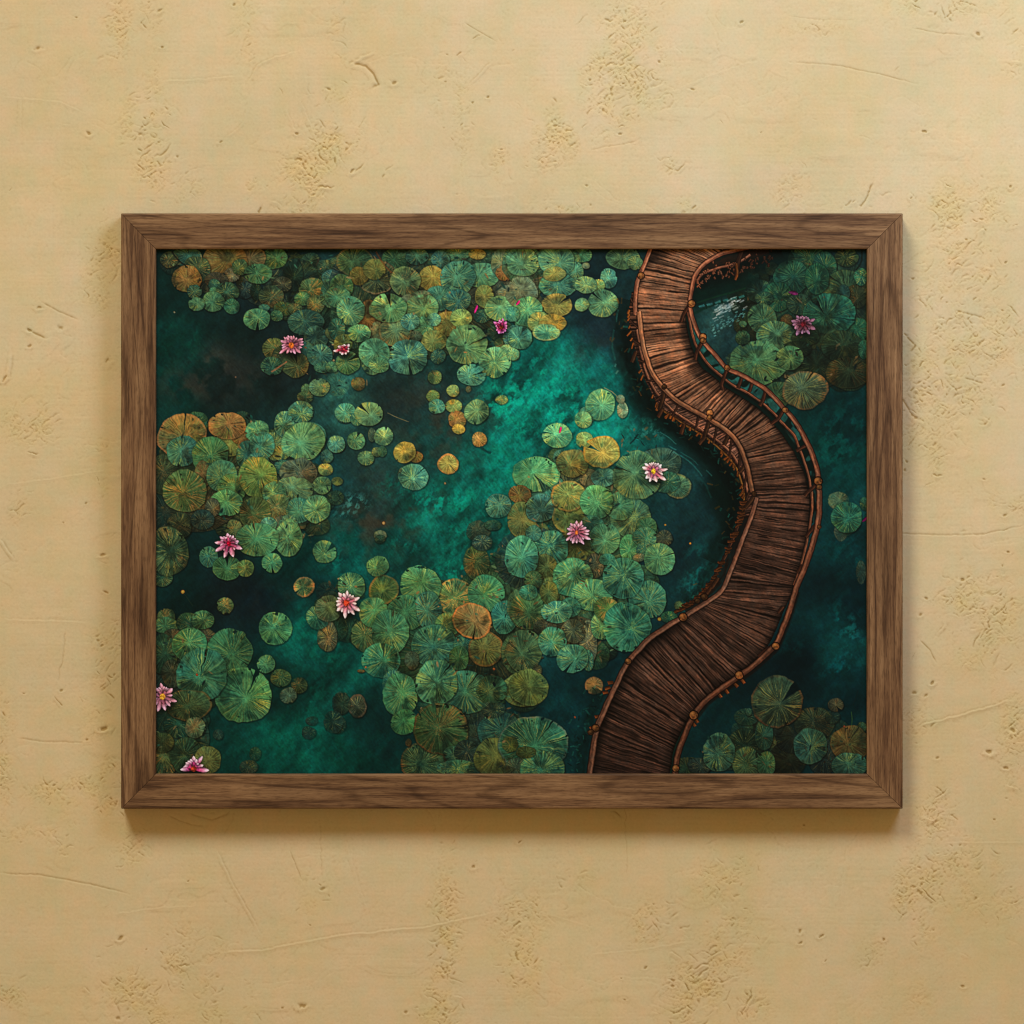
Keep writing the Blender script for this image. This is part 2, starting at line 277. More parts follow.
tile(510, 240, [
 (60,120,100,100,'G',dict(a=.8)),(240,120,120,90,'g',dict(a=.8)),(60,270,80,80,'P',dict(m=.92,a=.9)),
 (60,110,84,76,'LG',dict(m=1.0)),(370,78,48,36,'g',dict(m=1.1)),(330,162,45,50,'G',dict(m=1.06)),(245,232,92,60,'T',dict(m=1.08)),(580,92,84,56,'g',dict(m=1.1)),(640,120,40,34,'LG',dict(m=.8)),
 (240,108,90,76,'G',dict(m=1.12)),(228,176,56,36,'YO',dict(m=1.15)),(390,133,20,15,'P',dict(m=.75)),(505,198,42,50,'T',dict(m=1.3)),(450,236,34,34,'YG',dict(m=1.05)),(388,230,55,42,'LG',dict(m=1.06)),
 (90,370,82,72,'G',dict(m=1.25)),(15,380,32,36,'T',dict(m=1.2)),(475,325,76,69,'LG',dict(m=1.02,notch=-140,nw=.06)),(367,332,36,33,'LG',dict(m=1.05)),
 (240,332,73,56,'Y',dict(m=1.0,notch=-45,nw=.08)),(150,420,60,50,'YG',dict(m=1.0)),(215,425,70,44,'Y',dict(m=.96)),(185,475,66,42,'G',dict(m=1.35,edge=(170,140,70))),
 (50,502,62,56,'T',dict(m=1.3,notch=-60)),(15,586,32,31,'LG',dict(m=1.1)),
 (400,890,46,40,'T',dict(m=1.1)),(460,845,73,76,'G',dict(m=1.3)),(575,872,28,40,'P',dict(m=1.15)),(565,815,22,20,'P',dict(m=.9)),(375,920,43,42,'LG',dict(m=1.15))])
tile(150, 410, [
 (420,330,260,200,'og',dict(m=.85,a=.85)),(700,420,180,200,'N',dict(a=.85,m=1.1)),(560,580,220,120,'og',dict(m=.85,a=.8)),(250,520,170,100,'B',dict(m=.85,a=.8)),(80,500,80,200,'N',dict(a=.7)),
 (80,330,90,100,'og',dict(m=.85)),(165,132,122,110,'o',dict(m=1.15,edge=(156,96,60),notch=-88,nw=.03)),(240,190,40,60,'YO',dict(m=.72)),(415,172,82,64,'YO',dict(m=1.05)),(470,140,46,36,'O',dict(m=.95)),
 (398,80,90,67,'O',dict(m=1.05)),(550,108,59,54,'G',dict(m=1.22)),(168,212,80,74,'T',dict(m=.96)),(308,232,92,88,'G',dict(m=.86,notch=-20,nw=.05)),
 (500,230,60,70,'t',dict(m=1.1)),(640,182,52,70,'LG',dict(m=.86)),(670,220,44,36,'YG',dict(m=.88)),(575,182,62,66,'T',dict(m=1.12)),(770,20,64,44,'T',dict(m=1.1)),(690,82,52,54,'T',dict(m=1.14)),
 (800,140,98,76,'T',dict(m=1.05)),(785,165,106,96,'LG',dict(m=1.0)),(905,240,31,37,'t',dict(m=1.1)),(955,175,44,43,'T',dict(m=1.22)),
 (270,330,40,70,'o',dict(m=.95)),(180,412,106,108,'OG',dict(m=.92)),(370,335,78,78,'G',dict(m=.98)),(420,400,70,70,'g',dict(m=1.05)),
 (680,290,43,38,'t',dict(m=1.15)),(760,320,94,70,'P',dict(m=.7)),(555,262,57,44,'T',dict(m=1.1)),(555,345,94,104,'YG',dict(m=.84,notch=75,nw=.05)),(740,405,92,62,'LG',dict(m=.88)),(640,430,60,60,'G',dict(m=1.05)),
 (390,478,80,66,'G',dict(m=1.08,notch=-88,nw=.03)),(320,500,36,50,'B',dict(m=1.1)),(665,497,76,63,'OG',dict(m=1.05)),(540,532,78,82,'OG',dict(m=.85)),(765,512,64,62,'T',dict(m=1.05)),(855,506,68,70,'G',dict(m=1.2)),
 (882,386,47,44,'LG',dict(m=1.02)),(900,305,36,31,'YG',dict(m=1.0)),(958,366,29,21,'YG',dict(m=.78)),(950,450,42,37,'t',dict(m=.85,a=.8)),
 (430,610,40,50,'OG',dict(m=.95)),(150,590,64,64,'og',dict(m=.85,a=.8)),(270,560,60,50,'N'),(670,600,40,60,'B',dict(m=1.3)),(710,590,50,50,'G',dict(m=.95)),(608,587,41,39,'T',dict(m=1.22)),
 (710,656,70,92,'G',dict(m=1.1)),(548,664,106,84,'G',dict(m=1.06,notch=-95,nw=.05)),
 (300,750,46,53,'T',dict(m=.98)),(395,806,72,62,'G',dict(m=.95,notch=-90)),(490,810,41,43,'YG',dict(m=.8)),(625,782,51,48,'G',dict(m=1.1,notch=85)),
 (60,850,56,50,'D',dict(m=1.1)),(95,725,100,120,'og',dict(m=1.14)),(895,726,59,56,'LG',dict(m=.88,notch=-45,nw=.16)),(790,905,53,49,'OG',dict(m=1.2,edge=(176,80,46),notch=140,nw=.1)),
 (900,930,48,46,'N',dict(a=.6)),(950,450,20,18,'T',dict(m=.8,a=.6))])
tile(330, 410, [
 (35,175,43,42,'T',dict(m=1.2)),(135,158,45,43,'G',dict(m=1.12,notch=-60)),(215,127,20,34,'P',dict(m=.72)),(275,137,48,45,'LG',dict(m=1.12)),(185,245,42,36,'LG',dict(m=.86)),(240,214,26,24,'YG',dict(m=.88)),(268,212,22,28,'G',dict(m=1.0)),
 (440,240,36,28,'O',dict(m=.88)),(382,218,57,52,'Y',dict(m=.95)),(375,330,25,36,'P',dict(m=.8)),(430,343,75,65,'T',dict(m=1.2,notch=-45,nw=.03)),
 (605,278,53,50,'Y',dict(m=1.05,edge=(210,120,70))),(765,152,38,36,'O',dict(m=1.2)),(258,640,32,24,'P',dict(m=.72)),(258,660,26,22,'D',dict()),
 (760,620,60,50,'B',dict(a=.7)),(750,780,66,84,'OG',dict(m=.75)),(835,590,42,26,'T',dict(m=.7)),(780,680,50,40,'N',dict(m=1.2))])
tile(330, 580, [
 (560,230,330,160,'D',dict(a=.85,m=.9)),(560,420,260,200,'D',dict(a=.85,m=.95)),(800,300,220,220,'og',dict(m=.75,a=.8)),(960,180,120,160,'og',dict(m=.85,a=.85)),(750,820,250,200,'N',dict(a=.6)),
 (90,250,66,64,'t',dict(m=.8,a=.8)),(190,285,82,78,'OG',dict(m=.92)),(110,30,70,66,'G',dict(m=1.08)),(275,50,75,72,'YO',dict(m=.95,edge=(190,110,56),notch=100,nw=.06)),(245,-70,55,50,'LG',dict(m=.96)),
 (225,165,74,79,'LG',dict(m=.86)),(640,90,96,92,'OG',dict(m=1.15,edge=(190,120,56))),(460,30,102,96,'G',dict(m=1.04,notch=60,nw=.05)),(800,70,90,96,'G',dict(m=.96)),(390,165,98,86,'G',dict(m=.92)),(505,150,64,92,'T',dict(m=.98)),
 (600,230,60,60,'g',dict(m=1.05)),(310,265,92,110,'G',dict(m=.98)),(262,412,98,84,'T',dict(m=1.02,notch=-92)),
 (890,190,62,82,'t',dict(m=1.2)),(985,140,72,100,'OG',dict(m=.96)),(530,335,112,104,'T',dict(m=.92)),(680,330,50,50,'t',dict(m=1.05)),(660,400,50,60,'g',dict(m=.9)),(420,410,36,46,'P',dict(m=.55)),
 (800,352,88,84,'YO',dict(m=.82,edge=(176,92,44))),(728,208,99,90,'o',dict(m=1.22,edge=(200,108,46),notch=95,nw=.05)),
 (970,372,88,106,'OG',dict(m=.8)),(985,560,104,82,'YO',dict(m=.88)),(700,570,125,106,'T',dict(m=.86,notch=-60,nw=.04)),(830,560,76,70,'g',dict(m=.84)),
 (330,530,60,70,'T',dict(m=.95)),(360,585,86,108,'G',dict(m=.98)),(545,520,106,110,'G',dict(m=1.06,notch=-50,nw=.03)),(380,728,68,62,'G',dict(m=.9)),
 (480,935,112,96,'og',dict(m=1.0,edge=(140,72,40))),(570,765,142,126,'OG',dict(m=.74,edge=(150,78,44),notch=-5,nw=.03)),(640,900,60,50,'D'),(700,880,60,60,'N',dict(m=.9)),
 (660,965,110,44,'T',dict(m=.78)),(870,770,110,96,'t',dict(m=.86)),(850,910,112,98,'YO',dict(m=.7)),(950,950,60,60,'og'),(915,830,30,32,'YG',dict(m=.62)),
 (160,465,19,8,'o',dict(m=.9)),(402,832,16,20,'o',dict(m=.7)),
 (60,630,40,56,'N',dict(a=.8,m=1.15)),(140,645,46,58,'B',dict(a=.95,m=1.05,edge=(120,84,60))),(40,740,42,42,'N',dict(a=.75,m=1.1)),(840,660,60,40,'N',dict(a=.7,m=1.2))])
tile(510, 410, [
 (300,400,180,120,'og',dict(a=.8)),(420,620,180,160,'D',dict(a=.8)),(100,760,170,160,'N',dict(a=.8,m=1.1)),(420,800,200,160,'D',dict(a=.75)),
 (200,430,92,90,'T',dict(m=.92)),(400,345,46,44,'B',dict(m=1.3)),(480,345,62,46,'T',dict(m=1.05)),(130,330,118,84,'LG',dict(m=.98,notch=62,nw=.12)),(320,272,80,70,'YO',dict(m=.96)),(50,432,56,46,'O',dict(m=.88)),
 (380,152,43,39,'YG',dict(m=1.2)),(467,216,92,78,'Y',dict(m=1.06,notch=-150,nw=.12,edge=(200,130,40))),(240,130,73,62,'G',dict(m=1.34,notch=-172,nw=.1)),
 (60,560,74,88,'YO',dict(m=.92)),(155,502,77,70,'T',dict(m=1.02,notch=-60,nw=.03)),(-60,490,62,62,'T',dict(m=1.05)),
 (300,548,86,78,'YO',dict(m=1.0,notch=-110,nw=.1,edge=(190,110,46))),(300,442,86,76,'YG',dict(m=.95,edge=(200,130,60))),
 (620,555,102,96,'G',dict(m=.92)),(560,492,70,70,'G',dict(m=1.02,notch=150,nw=.08)),(440,472,82,82,'G',dict(m=1.18)),(420,580,60,40,'t',dict(m=1.1)),
 (860,390,66,60,'G',dict(m=.98,edge=(150,110,60))),(770,280,104,84,'N',dict(m=1.35)),(800,370,66,52,'t',dict(m=1.02)),(650,335,122,116,'LG',dict(m=.84,notch=-165,nw=.09)),
 (350,690,100,76,'YO',dict(m=.78,edge=(170,140,60))),(485,660,76,78,'G',dict(m=1.02)),(700,600,50,50,'g',dict(m=.9)),(612,705,50,66,'g',dict(m=1.15)),(690,650,60,52,'T',dict(m=.88)),(690,715,40,40,'t',dict(m=1.0)),(660,755,30,20,'B',dict(m=1.2)),(790,655,40,40,'B',dict(a=.9)),
 (765,765,77,77,'G',dict(m=1.02,notch=-15,nw=.03)),(210,702,86,82,'T',dict(m=1.02)),(120,630,41,38,'T',dict(m=1.0)),(180,800,56,60,'YO',dict(m=.78)),(430,800,50,60,'B',dict(m=.95)),(60,755,86,104,'T',dict(m=1.12)),
 (205,925,50,70,'YO',dict(m=.82)),(500,765,42,28,'T',dict(m=.95)),(120,870,46,46,'OG',dict(m=.8)),
 (320,856,102,96,'G',dict(m=1.05)),(705,972,96,92,'T',dict(m=.92,notch=170,nw=.05)),(420,945,106,80,'G',dict(m=1.1)),(580,860,102,100,'T',dict(m=.95)),
 (865,1000,22,22,'og',dict(m=1.2))])
tile(510, 580, [
 (330,270,120,80,'B',dict(m=.8,a=.9)),(95,155,92,92,'OG',dict(m=.96)),(95,62,46,38,'T',dict(m=.95)),(200,66,44,60,'YO',dict(m=.8)),(180,240,60,40,'B',dict(m=.85)),
 (310,140,50,50,'t',dict(m=1.1)),(240,165,76,56,'T',dict(m=1.15)),(400,320,44,110,'B',dict(m=1.3)),(320,260,60,60,'B',dict(m=1.1)),
 (470,230,54,74,'G',dict(m=1.02)),(490,150,60,60,'OG',dict(m=1.0)),(600,242,119,124,'T',dict(m=.93)),
 (72,362,92,106,'OG',dict(m=.86)),(140,460,24,28,'B'),(215,316,71,73,'T',dict(m=1.14)),(400,410,28,54,'t',dict(m=1.2)),(320,400,78,72,'T',dict(m=1.12,notch=128,nw=.09)),
 (95,548,97,92,'YO',dict(m=.88)),(430,540,44,43,'o',dict(m=1.12,edge=(140,96,60))),
 (120,840,172,140,'t',dict(m=1.02,notch=-60,nw=.02,edge=(120,104,88))),(0,840,40,40,'YG',dict(m=.55)),(30,970,60,60,'og',dict(m=.95)),(165,965,112,84,'T',dict(m=.84)),(80,880,50,30,'YO',dict(m=.6)),
 (815,190,42,30,'d',dict(m=1.1)),(865,128,22,21,'og',dict(m=1.1))])
tile(150, 580, [
 (110,450,100,220,'N',dict(m=1.0,a=.85)),(160,800,140,190,'N',dict(m=1.05,a=.85)),
 (85,190,46,42,'OG',dict(m=.78)),(85,232,64,42,'g',dict(m=1.0)),(200,218,62,48,'D',dict(m=1.0)),(290,300,50,50,'B',dict(m=.9)),(270,205,56,48,'g',dict(m=1.04)),(120,290,50,40,'B',dict(m=.8)),(70,380,70,100,'D',dict(m=.9)),(110,480,50,70,'B',dict(m=.85)),
 (410,362,112,114,'G',dict(m=.86)),(205,332,83,84,'G',dict(m=1.0)),(475,585,141,140,'G',dict(m=.98,notch=-68,nw=.06)),(265,482,124,134,'T',dict(m=.93,notch=-75,nw=.05)),
 (640,247,84,81,'G',dict(m=1.06)),(385,132,42,43,'OG',dict(m=.95)),(595,430,45,45,'G',dict(m=1.02)),(670,500,50,44,'g',dict(m=.82)),(765,540,40,39,'OG',dict(m=.72)),(710,590,43,40,'P',dict(m=.62)),
 (950,250,60,60,'t',dict(m=.8,a=.8)),(910,290,50,76,'B',dict(m=1.2)),(860,190,57,62,'T',dict(m=.96)),(915,146,66,68,'P',dict(m=.76)),
 (70,690,60,80,'t',dict(m=.75)),(150,735,74,72,'t',dict(m=.78)),(200,640,114,78,'OG',dict(m=.78,edge=(150,100,50))),(232,756,52,50,'P',dict(m=.72)),
 (70,900,72,112,'OG',dict(m=.82)),(185,900,80,92,'g',dict(m=.72)),(60,830,60,50,'YO',dict(m=.62)),(295,920,68,72,'YO',dict(m=.82)),
 (350,790,26,28,'N',dict(m=1.05,a=.8)),(540,890,30,34,'D',dict(a=.8)),(505,955,46,34,'B',dict(a=.75,m=.95)),(980,630,46,52,'N',dict(a=.75)),(940,725,50,56,'N',dict(a=.75,m=1.1)),(830,720,30,24,'N',dict(a=.8)),(815,782,36,32,'N',dict(a=.75))])

# ---- torn scraps and roots between the pads
SCRAPS = [(240,265,80,20,90),(320,285,60,30,110),(330,330,40,40,70),(420,300,90,50,260),(520,275,40,30,90),(470,335,40,20,50),
          (230,470,70,60,190),(290,500,40,50,110),(170,510,14,50,40),(575,510,70,60,220),(540,590,80,50,200),(430,640,60,60,150),
          (500,620,60,60,160),(470,700,60,40,110),(580,640,40,24,60),(185,680,30,60,80),(180,745,30,24,50),(800,310,60,50,160),(830,360,36,24,70),(770,370,50,30,80),
          (755,750,60,20,90),(830,750,36,20,50),(345,600,24,24,30),(520,740,40,30,50),(340,370,40,24,40),(500,260,60,12,50),(640,440,20,16,20)]
def scraps(frac, seed):
    r_ = np.random.RandomState(seed)
    cols = [(20,70,60),(34,84,70),(46,92,70),(80,84,52),(112,92,56),(140,116,74),(60,60,44),(24,48,44),(90,120,80),(150,110,60),(16,40,40),(12,30,32)]
    for (x, y, rx, ry, n) in SCRAPS:
        for i in range(int(n * frac)):
            a = r_.uniform(0, 6.28); q = math.sqrt(r_.rand())
            cx = x + rx * q * math.cos(a); cy = y + ry * q * math.sin(a)
            L = r_.uniform(1.2, 4.5); W = r_.uniform(.5, 1.6); an = r_.uniform(0, 3.14)
            b = box(cx - L - 2, cy - L - 2, cx + L + 2, cy + L + 2)
            if b is None: continue
            c, s = math.cos(an), math.sin(an)
            X = GX[b] - cx; Y = GY[b] - cy
            d = np.hypot((X * c + Y * s) / L, (-X * s + Y * c) / W)
            m = (.62 if cx > 720 else .72 if cy > 680 else .9) * r_.uniform(.7, 1.15)
            over(b, rgb(cols[r_.randint(len(cols))]) * m, np.clip((1 - d) * 2.2, 0, 1) * r_.uniform(.5, .95))

def spline(pts, n):
    p = np.array(pts, float)
    q = np.vstack([2 * p[0] - p[1], p, 2 * p[-1] - p[-2]])
    t = np.linspace(0, len(p) - 1 - 1e-6, n); i = t.astype(int); f = (t - i)[:, None]
    a, b, c, d = q[i], q[i + 1], q[i + 2], q[i + 3]
    return .5 * (2 * b + (c - a) * f + (2 * a - 5 * b + 4 * c - d) * f ** 2 + (3 * b - 3 * c + d - a) * f ** 3)

def lay(P, C, A):
    """supersampled splat of points P (n,2) with colours C and alphas A"""
    ix = ((P[:, 0] - PX0) * S).astype(int); iy = ((P[:, 1] - PY0) * S).astype(int)
    ok = (P[:, 0] > PX0) & (ix < PW) & (P[:, 1] > PY0) & (iy < PH)
    ix = ix[ok]; iy = iy[ok]; C = C[ok]; A = A[ok]
    k = iy * PW + ix; n = PW * PH
    cnt = np.bincount(k, minlength=n); al = np.bincount(k, A, n)
    wsum = np.maximum(al, 1e-6)
    use = np.nonzero(cnt)[0]
    a = (al[use] / cnt[use])[:, None]
    col = np.stack([np.bincount(k, A * C[:, j], n)[use] / wsum[use] for j in range(3)], 1)
    flat = CV.reshape(-1, 3)
    flat[use] = flat[use] * (1 - a) + col * a

def ribbon(pts, w, shade, dens=5):
    """a stroke along a curve; w px half width (number or per-sample fn of t 0..1); shade(t,s,arc)->(rgb,alpha), s in -1..1"""
    p0 = spline(pts, 400); L = np.hypot(*np.diff(p0, axis=0).T).sum()
    n = int(max(30, L * dens)); p = spline(pts, n)
    tg = np.gradient(p, axis=0); tg /= np.maximum(np.hypot(tg[:, 0], tg[:, 1]), 1e-6)[:, None]
    nr = np.stack([-tg[:, 1], tg[:, 0]], 1)
    t = np.linspace(0, 1, n); W = (w(t) if callable(w) else np.full(n, float(w)))
    m = int(max(8, W.max() * 2.6 * dens)); s = np.linspace(-1.3, 1.3, m)
    arc = np.concatenate([[0], np.cumsum(np.hypot(*np.diff(p, axis=0).T))])
    P = p[:, None] + nr[:, None] * (s[None, :, None] * W[:, None, None])
    T, Sg = np.broadcast_arrays(t[:, None], s[None]); AR = np.broadcast_to(arc[:, None], T.shape)
    C, A = shade(T, Sg, AR)
    lay(P.reshape(-1, 2), np.asarray(C, np.float32).reshape(-1, 3), np.asarray(A, np.float32).reshape(-1))

def wood_stroke(pts, w, c, hi, dark=(18,8,6), m0=1., m1=1., hs=-.35, seed=1, al=1.):
    c = rgb(c); hi = rgb(hi); dk = rgb(dark)
    def sh(T, s, AR):
        n = vn(AR / 7, s * 3.0, seed) * .6 + vn(AR / 2.5, s * 6, seed + 3) * .4
        k = np.clip(1 - np.abs(s - hs) / .55, 0, 1) * (.35 + .9 * n)
        col = c * (.72 + .55 * n)[..., None] * (1 - k[..., None]) + hi * k[..., None]
        e = sstep(.55, 1.0, np.abs(s)) 
        col = col * (1 - e[..., None]) + dk * e[..., None]
        col = col * (m0 + (m1 - m0) * T)[..., None]
        return col, al * np.clip((1.15 - np.abs(s)) / .3, 0, 1)
    ribbon(pts, w, sh, 6)

def soft_stroke(pts, w, c, al):
    c = rgb(c)
    ribbon(pts, w, lambda T, s, AR: (np.broadcast_to(c, s.shape + (3,)), al * sstep(1.3, .2, np.abs(s)) * (.75 + .5 * (vn(AR / 5, s * 4, 9) - .5))), 4)

def knob(x, y, r, m=1.0):
    b = box(x - r * 2, y - r * 2, x + r * 2 + 1, y + r * 2 + 1)
    if b is None: return
    X = GX[b] - x; Y = GY[b] - y; d = np.hypot(X, Y) / r
    over(b, rgb((14,6,4)), np.clip((1.35 - d) * r * S, 0, 1) * .85)
    n = vn(GX[b] / 1.3, GY[b] / 1.3, 8)
    m = m * .82
    col = rgb((118,72,36)) * m * (.7 + .7 * n)[..., None]
    k = np.clip(1 - np.hypot(X + r * .25, Y + r * .35) / (r * .75), 0, 1)[..., None]
    col = col * (1 - k) + rgb((192,130,66)) * m * k
    over(b, col, np.clip((1 - d) * r * S + .5, 0, 1))

LEFT = [(690,222),(654,244),(642,268),(636,292),(637,316),(641,340),(648,364),(660,386),(672,396),(684,404),(695,411),(706,418),(718,424),(730,432),(738,440),(743,449),(747,460),(750,472),(752,484),(754,499),(752,516),(744,538),(735,561),(723,588),(713,598),(699,608),(681,619),(663,632),(643,647),(627,665),(613,690),(603,714),(596,737),(590,765),(588,792)]
RIGHT = [(726,252),(706,264),(695,280),(691,299),(686,317),(688,334),(693,352),(702,368),(710,374),(717,380),(723,386),(731,391),(742,398),(756,407),(770,420),(783,436),(793,451),(801,466),(806,480),(810,500),(809,524),(804,550),(797,578),(792,592),(784,610),(766,648),(740,672),(716,689),(699,704),(690,716),(682,730),(674,748),(671,765),(668,782),(666,802)]
RAILR = [(752,247),(735,250.5),(719,255),(704,264.5),(695,276),(691.5,291),(690,304),(691.7,316),(696.6,330),(703,341.6),(715,355),(727,368.5),(744.5,377),(766,390),(783.5,408),(796,423),(809,447),(816.7,468.6),(818.5,484),(819,502),(818,521),(812.8,543),(805,566),(796,588),(790,609),(782,630),(775.5,644),(764,656),(750,668),(738.6,676),(719,690),(707,699),(694,715),(684,736),(676.5,760),(674,785)]
RAILL1 = [(652,244),(645,264),(638,280),(635.5,298),(635,315)]
RAILL2 = [(639,312),(641,330),(644,350),(652,372),(664,389),(680,403),(704,416),(727,431),(739,445),(748,470),(752,492)]
RAILL3 = [(757,498),(751,517),(741,543),(731,570),(722,590),(710,600),(698,607.5),(682,617.5),(666,627),(650,638),(640,648),(627,663),(614,689),(602,715),(596,732),(590,770),(588,790)]
OUTL = [(632,292),(629,312),(631,332),(636,352),(642,372),(652,393),(662,410),(684,424),(705,437),(721,450),(735,466),(741,482),(744,500),(740,519),(731,543),(720,566),(707,588),(690,604)]
MIDL = [(637,330),(641,352),(647,374),(657,393),(672,410),(690,422),(705,432),(722,444),(735,458),(744,476),(748,494)]
MIDR = [(688,312),(692,333),(698,350),(710,366),(731,384),(744,391),(757,399),(768,408),(777,417),(786,427),(795,437),(799,448),(804,461),(810,483),(812,504),(810,524),(806,545),(800,567),(794,585)]

def planks(A, B, cols, scale, seed, al=1.0, gapw=1.0, contrast=1.0):
    n = 3400; m = 520
    a = spline(A, n); b = spline(B, n)
    mid = (a + b) / 2; arc = np.concatenate([[0], np.cumsum(np.hypot(*np.diff(mid, axis=0).T))])
    wid = np.hypot(*(b - a).T)
    s = np.linspace(0, 1, m)
    P = a[:, None] * (1 - s[None, :, None]) + b[:, None] * s[None, :, None]
    AR = np.broadcast_to(arc[:, None], (n, m)); SS = np.broadcast_to(s[None], (n, m)); WD = SS * wid[:, None]
    r_ = np.random.RandomState(seed)
    # boards of uneven width
    tot = arc[-1] + 30; N = int(tot * 10)
    gap = np.zeros(N, np.float32); tone = np.zeros(N, np.float32); hl = np.zeros(N, np.float32)
    pos = 0.
    while pos < tot:
        bw = r_.uniform(3.0, 7.6) * scale; i0 = int(pos * 10); i1 = min(N, int((pos + bw) * 10))
        tone[i0:i1] = r_.uniform(-.28, .28); bold = r_.rand() < .3
        gw = (r_.uniform(.9, 1.25) if bold else r_.uniform(.35, .8)) * gapw; st = 1. if bold else r_.uniform(.5, .95)
        x = np.arange(max(0, i0 - 30), min(N, i0 + 30)); d = np.abs(x / 10. - pos)
        gap[x] = np.maximum(gap[x], st * np.clip(1.25 - d / gw, 0, 1))
        d2 = np.abs(x / 10. - pos - gw - .9); hl[x] = np.maximum(hl[x], np.clip(1 - d2 / .8, 0, 1) * r_.uniform(.2, 1))
        pos += bw
    aw = AR + .8 * (vn(WD / 34, AR / 9, 41) - .5) * 2 + .18 * (vn(WD / 6, AR / 4, 42) - .5) * 2 + 15
    k = np.clip((aw * 10).astype(int), 0, N - 1)
    g = gap[k] * np.clip(.25 + 1.25 * vn(WD / 18, AR / 4, 43), 0, 1); h = hl[k]; tn = tone[k]
    f1 = vn(WD / 22, aw / 1.1, 44); f2 = vn(WD / 9, aw / .6, 45); f3 = fbm(WD / 26, aw / 3.2, 2, 46)
    crack = sstep(.70, .86, vn(WD / 20, aw / .9, 47)) * .75
    val = .90 + contrast * (.6 * tn + .50 * (f1 - .5) + .46 * (f2 - .5) + .22 * (f3 - .5)) + .22 * h * contrast
    cc = np.array(cols, np.float32); ys = cc[:, 0]
    yy = P[..., 1]
    base = np.stack([np.interp(yy, ys, cc[:, j]) for j in (1, 2, 3)], -1) / 255.
    hi = sstep(1.0, 1.5, val)[..., None]
    col = base * val[..., None] * (1 - .45 * hi) + base * np.array([1.5, 1.46, 1.4]) * .45 * hi
    dk = np.clip(g + crack, 0, 1)[..., None]
    col = col * (1 - .9 * dk) + base * np.array([.16, .13, .12]) * .9 * dk
    edge = sstep(0, .05, SS) * sstep(0, .035, 1 - SS)
    col = col * (.45 + .55 * edge)[..., None]
    # depicted cast shade of the handrail and knots
    return P, col, SS, AR

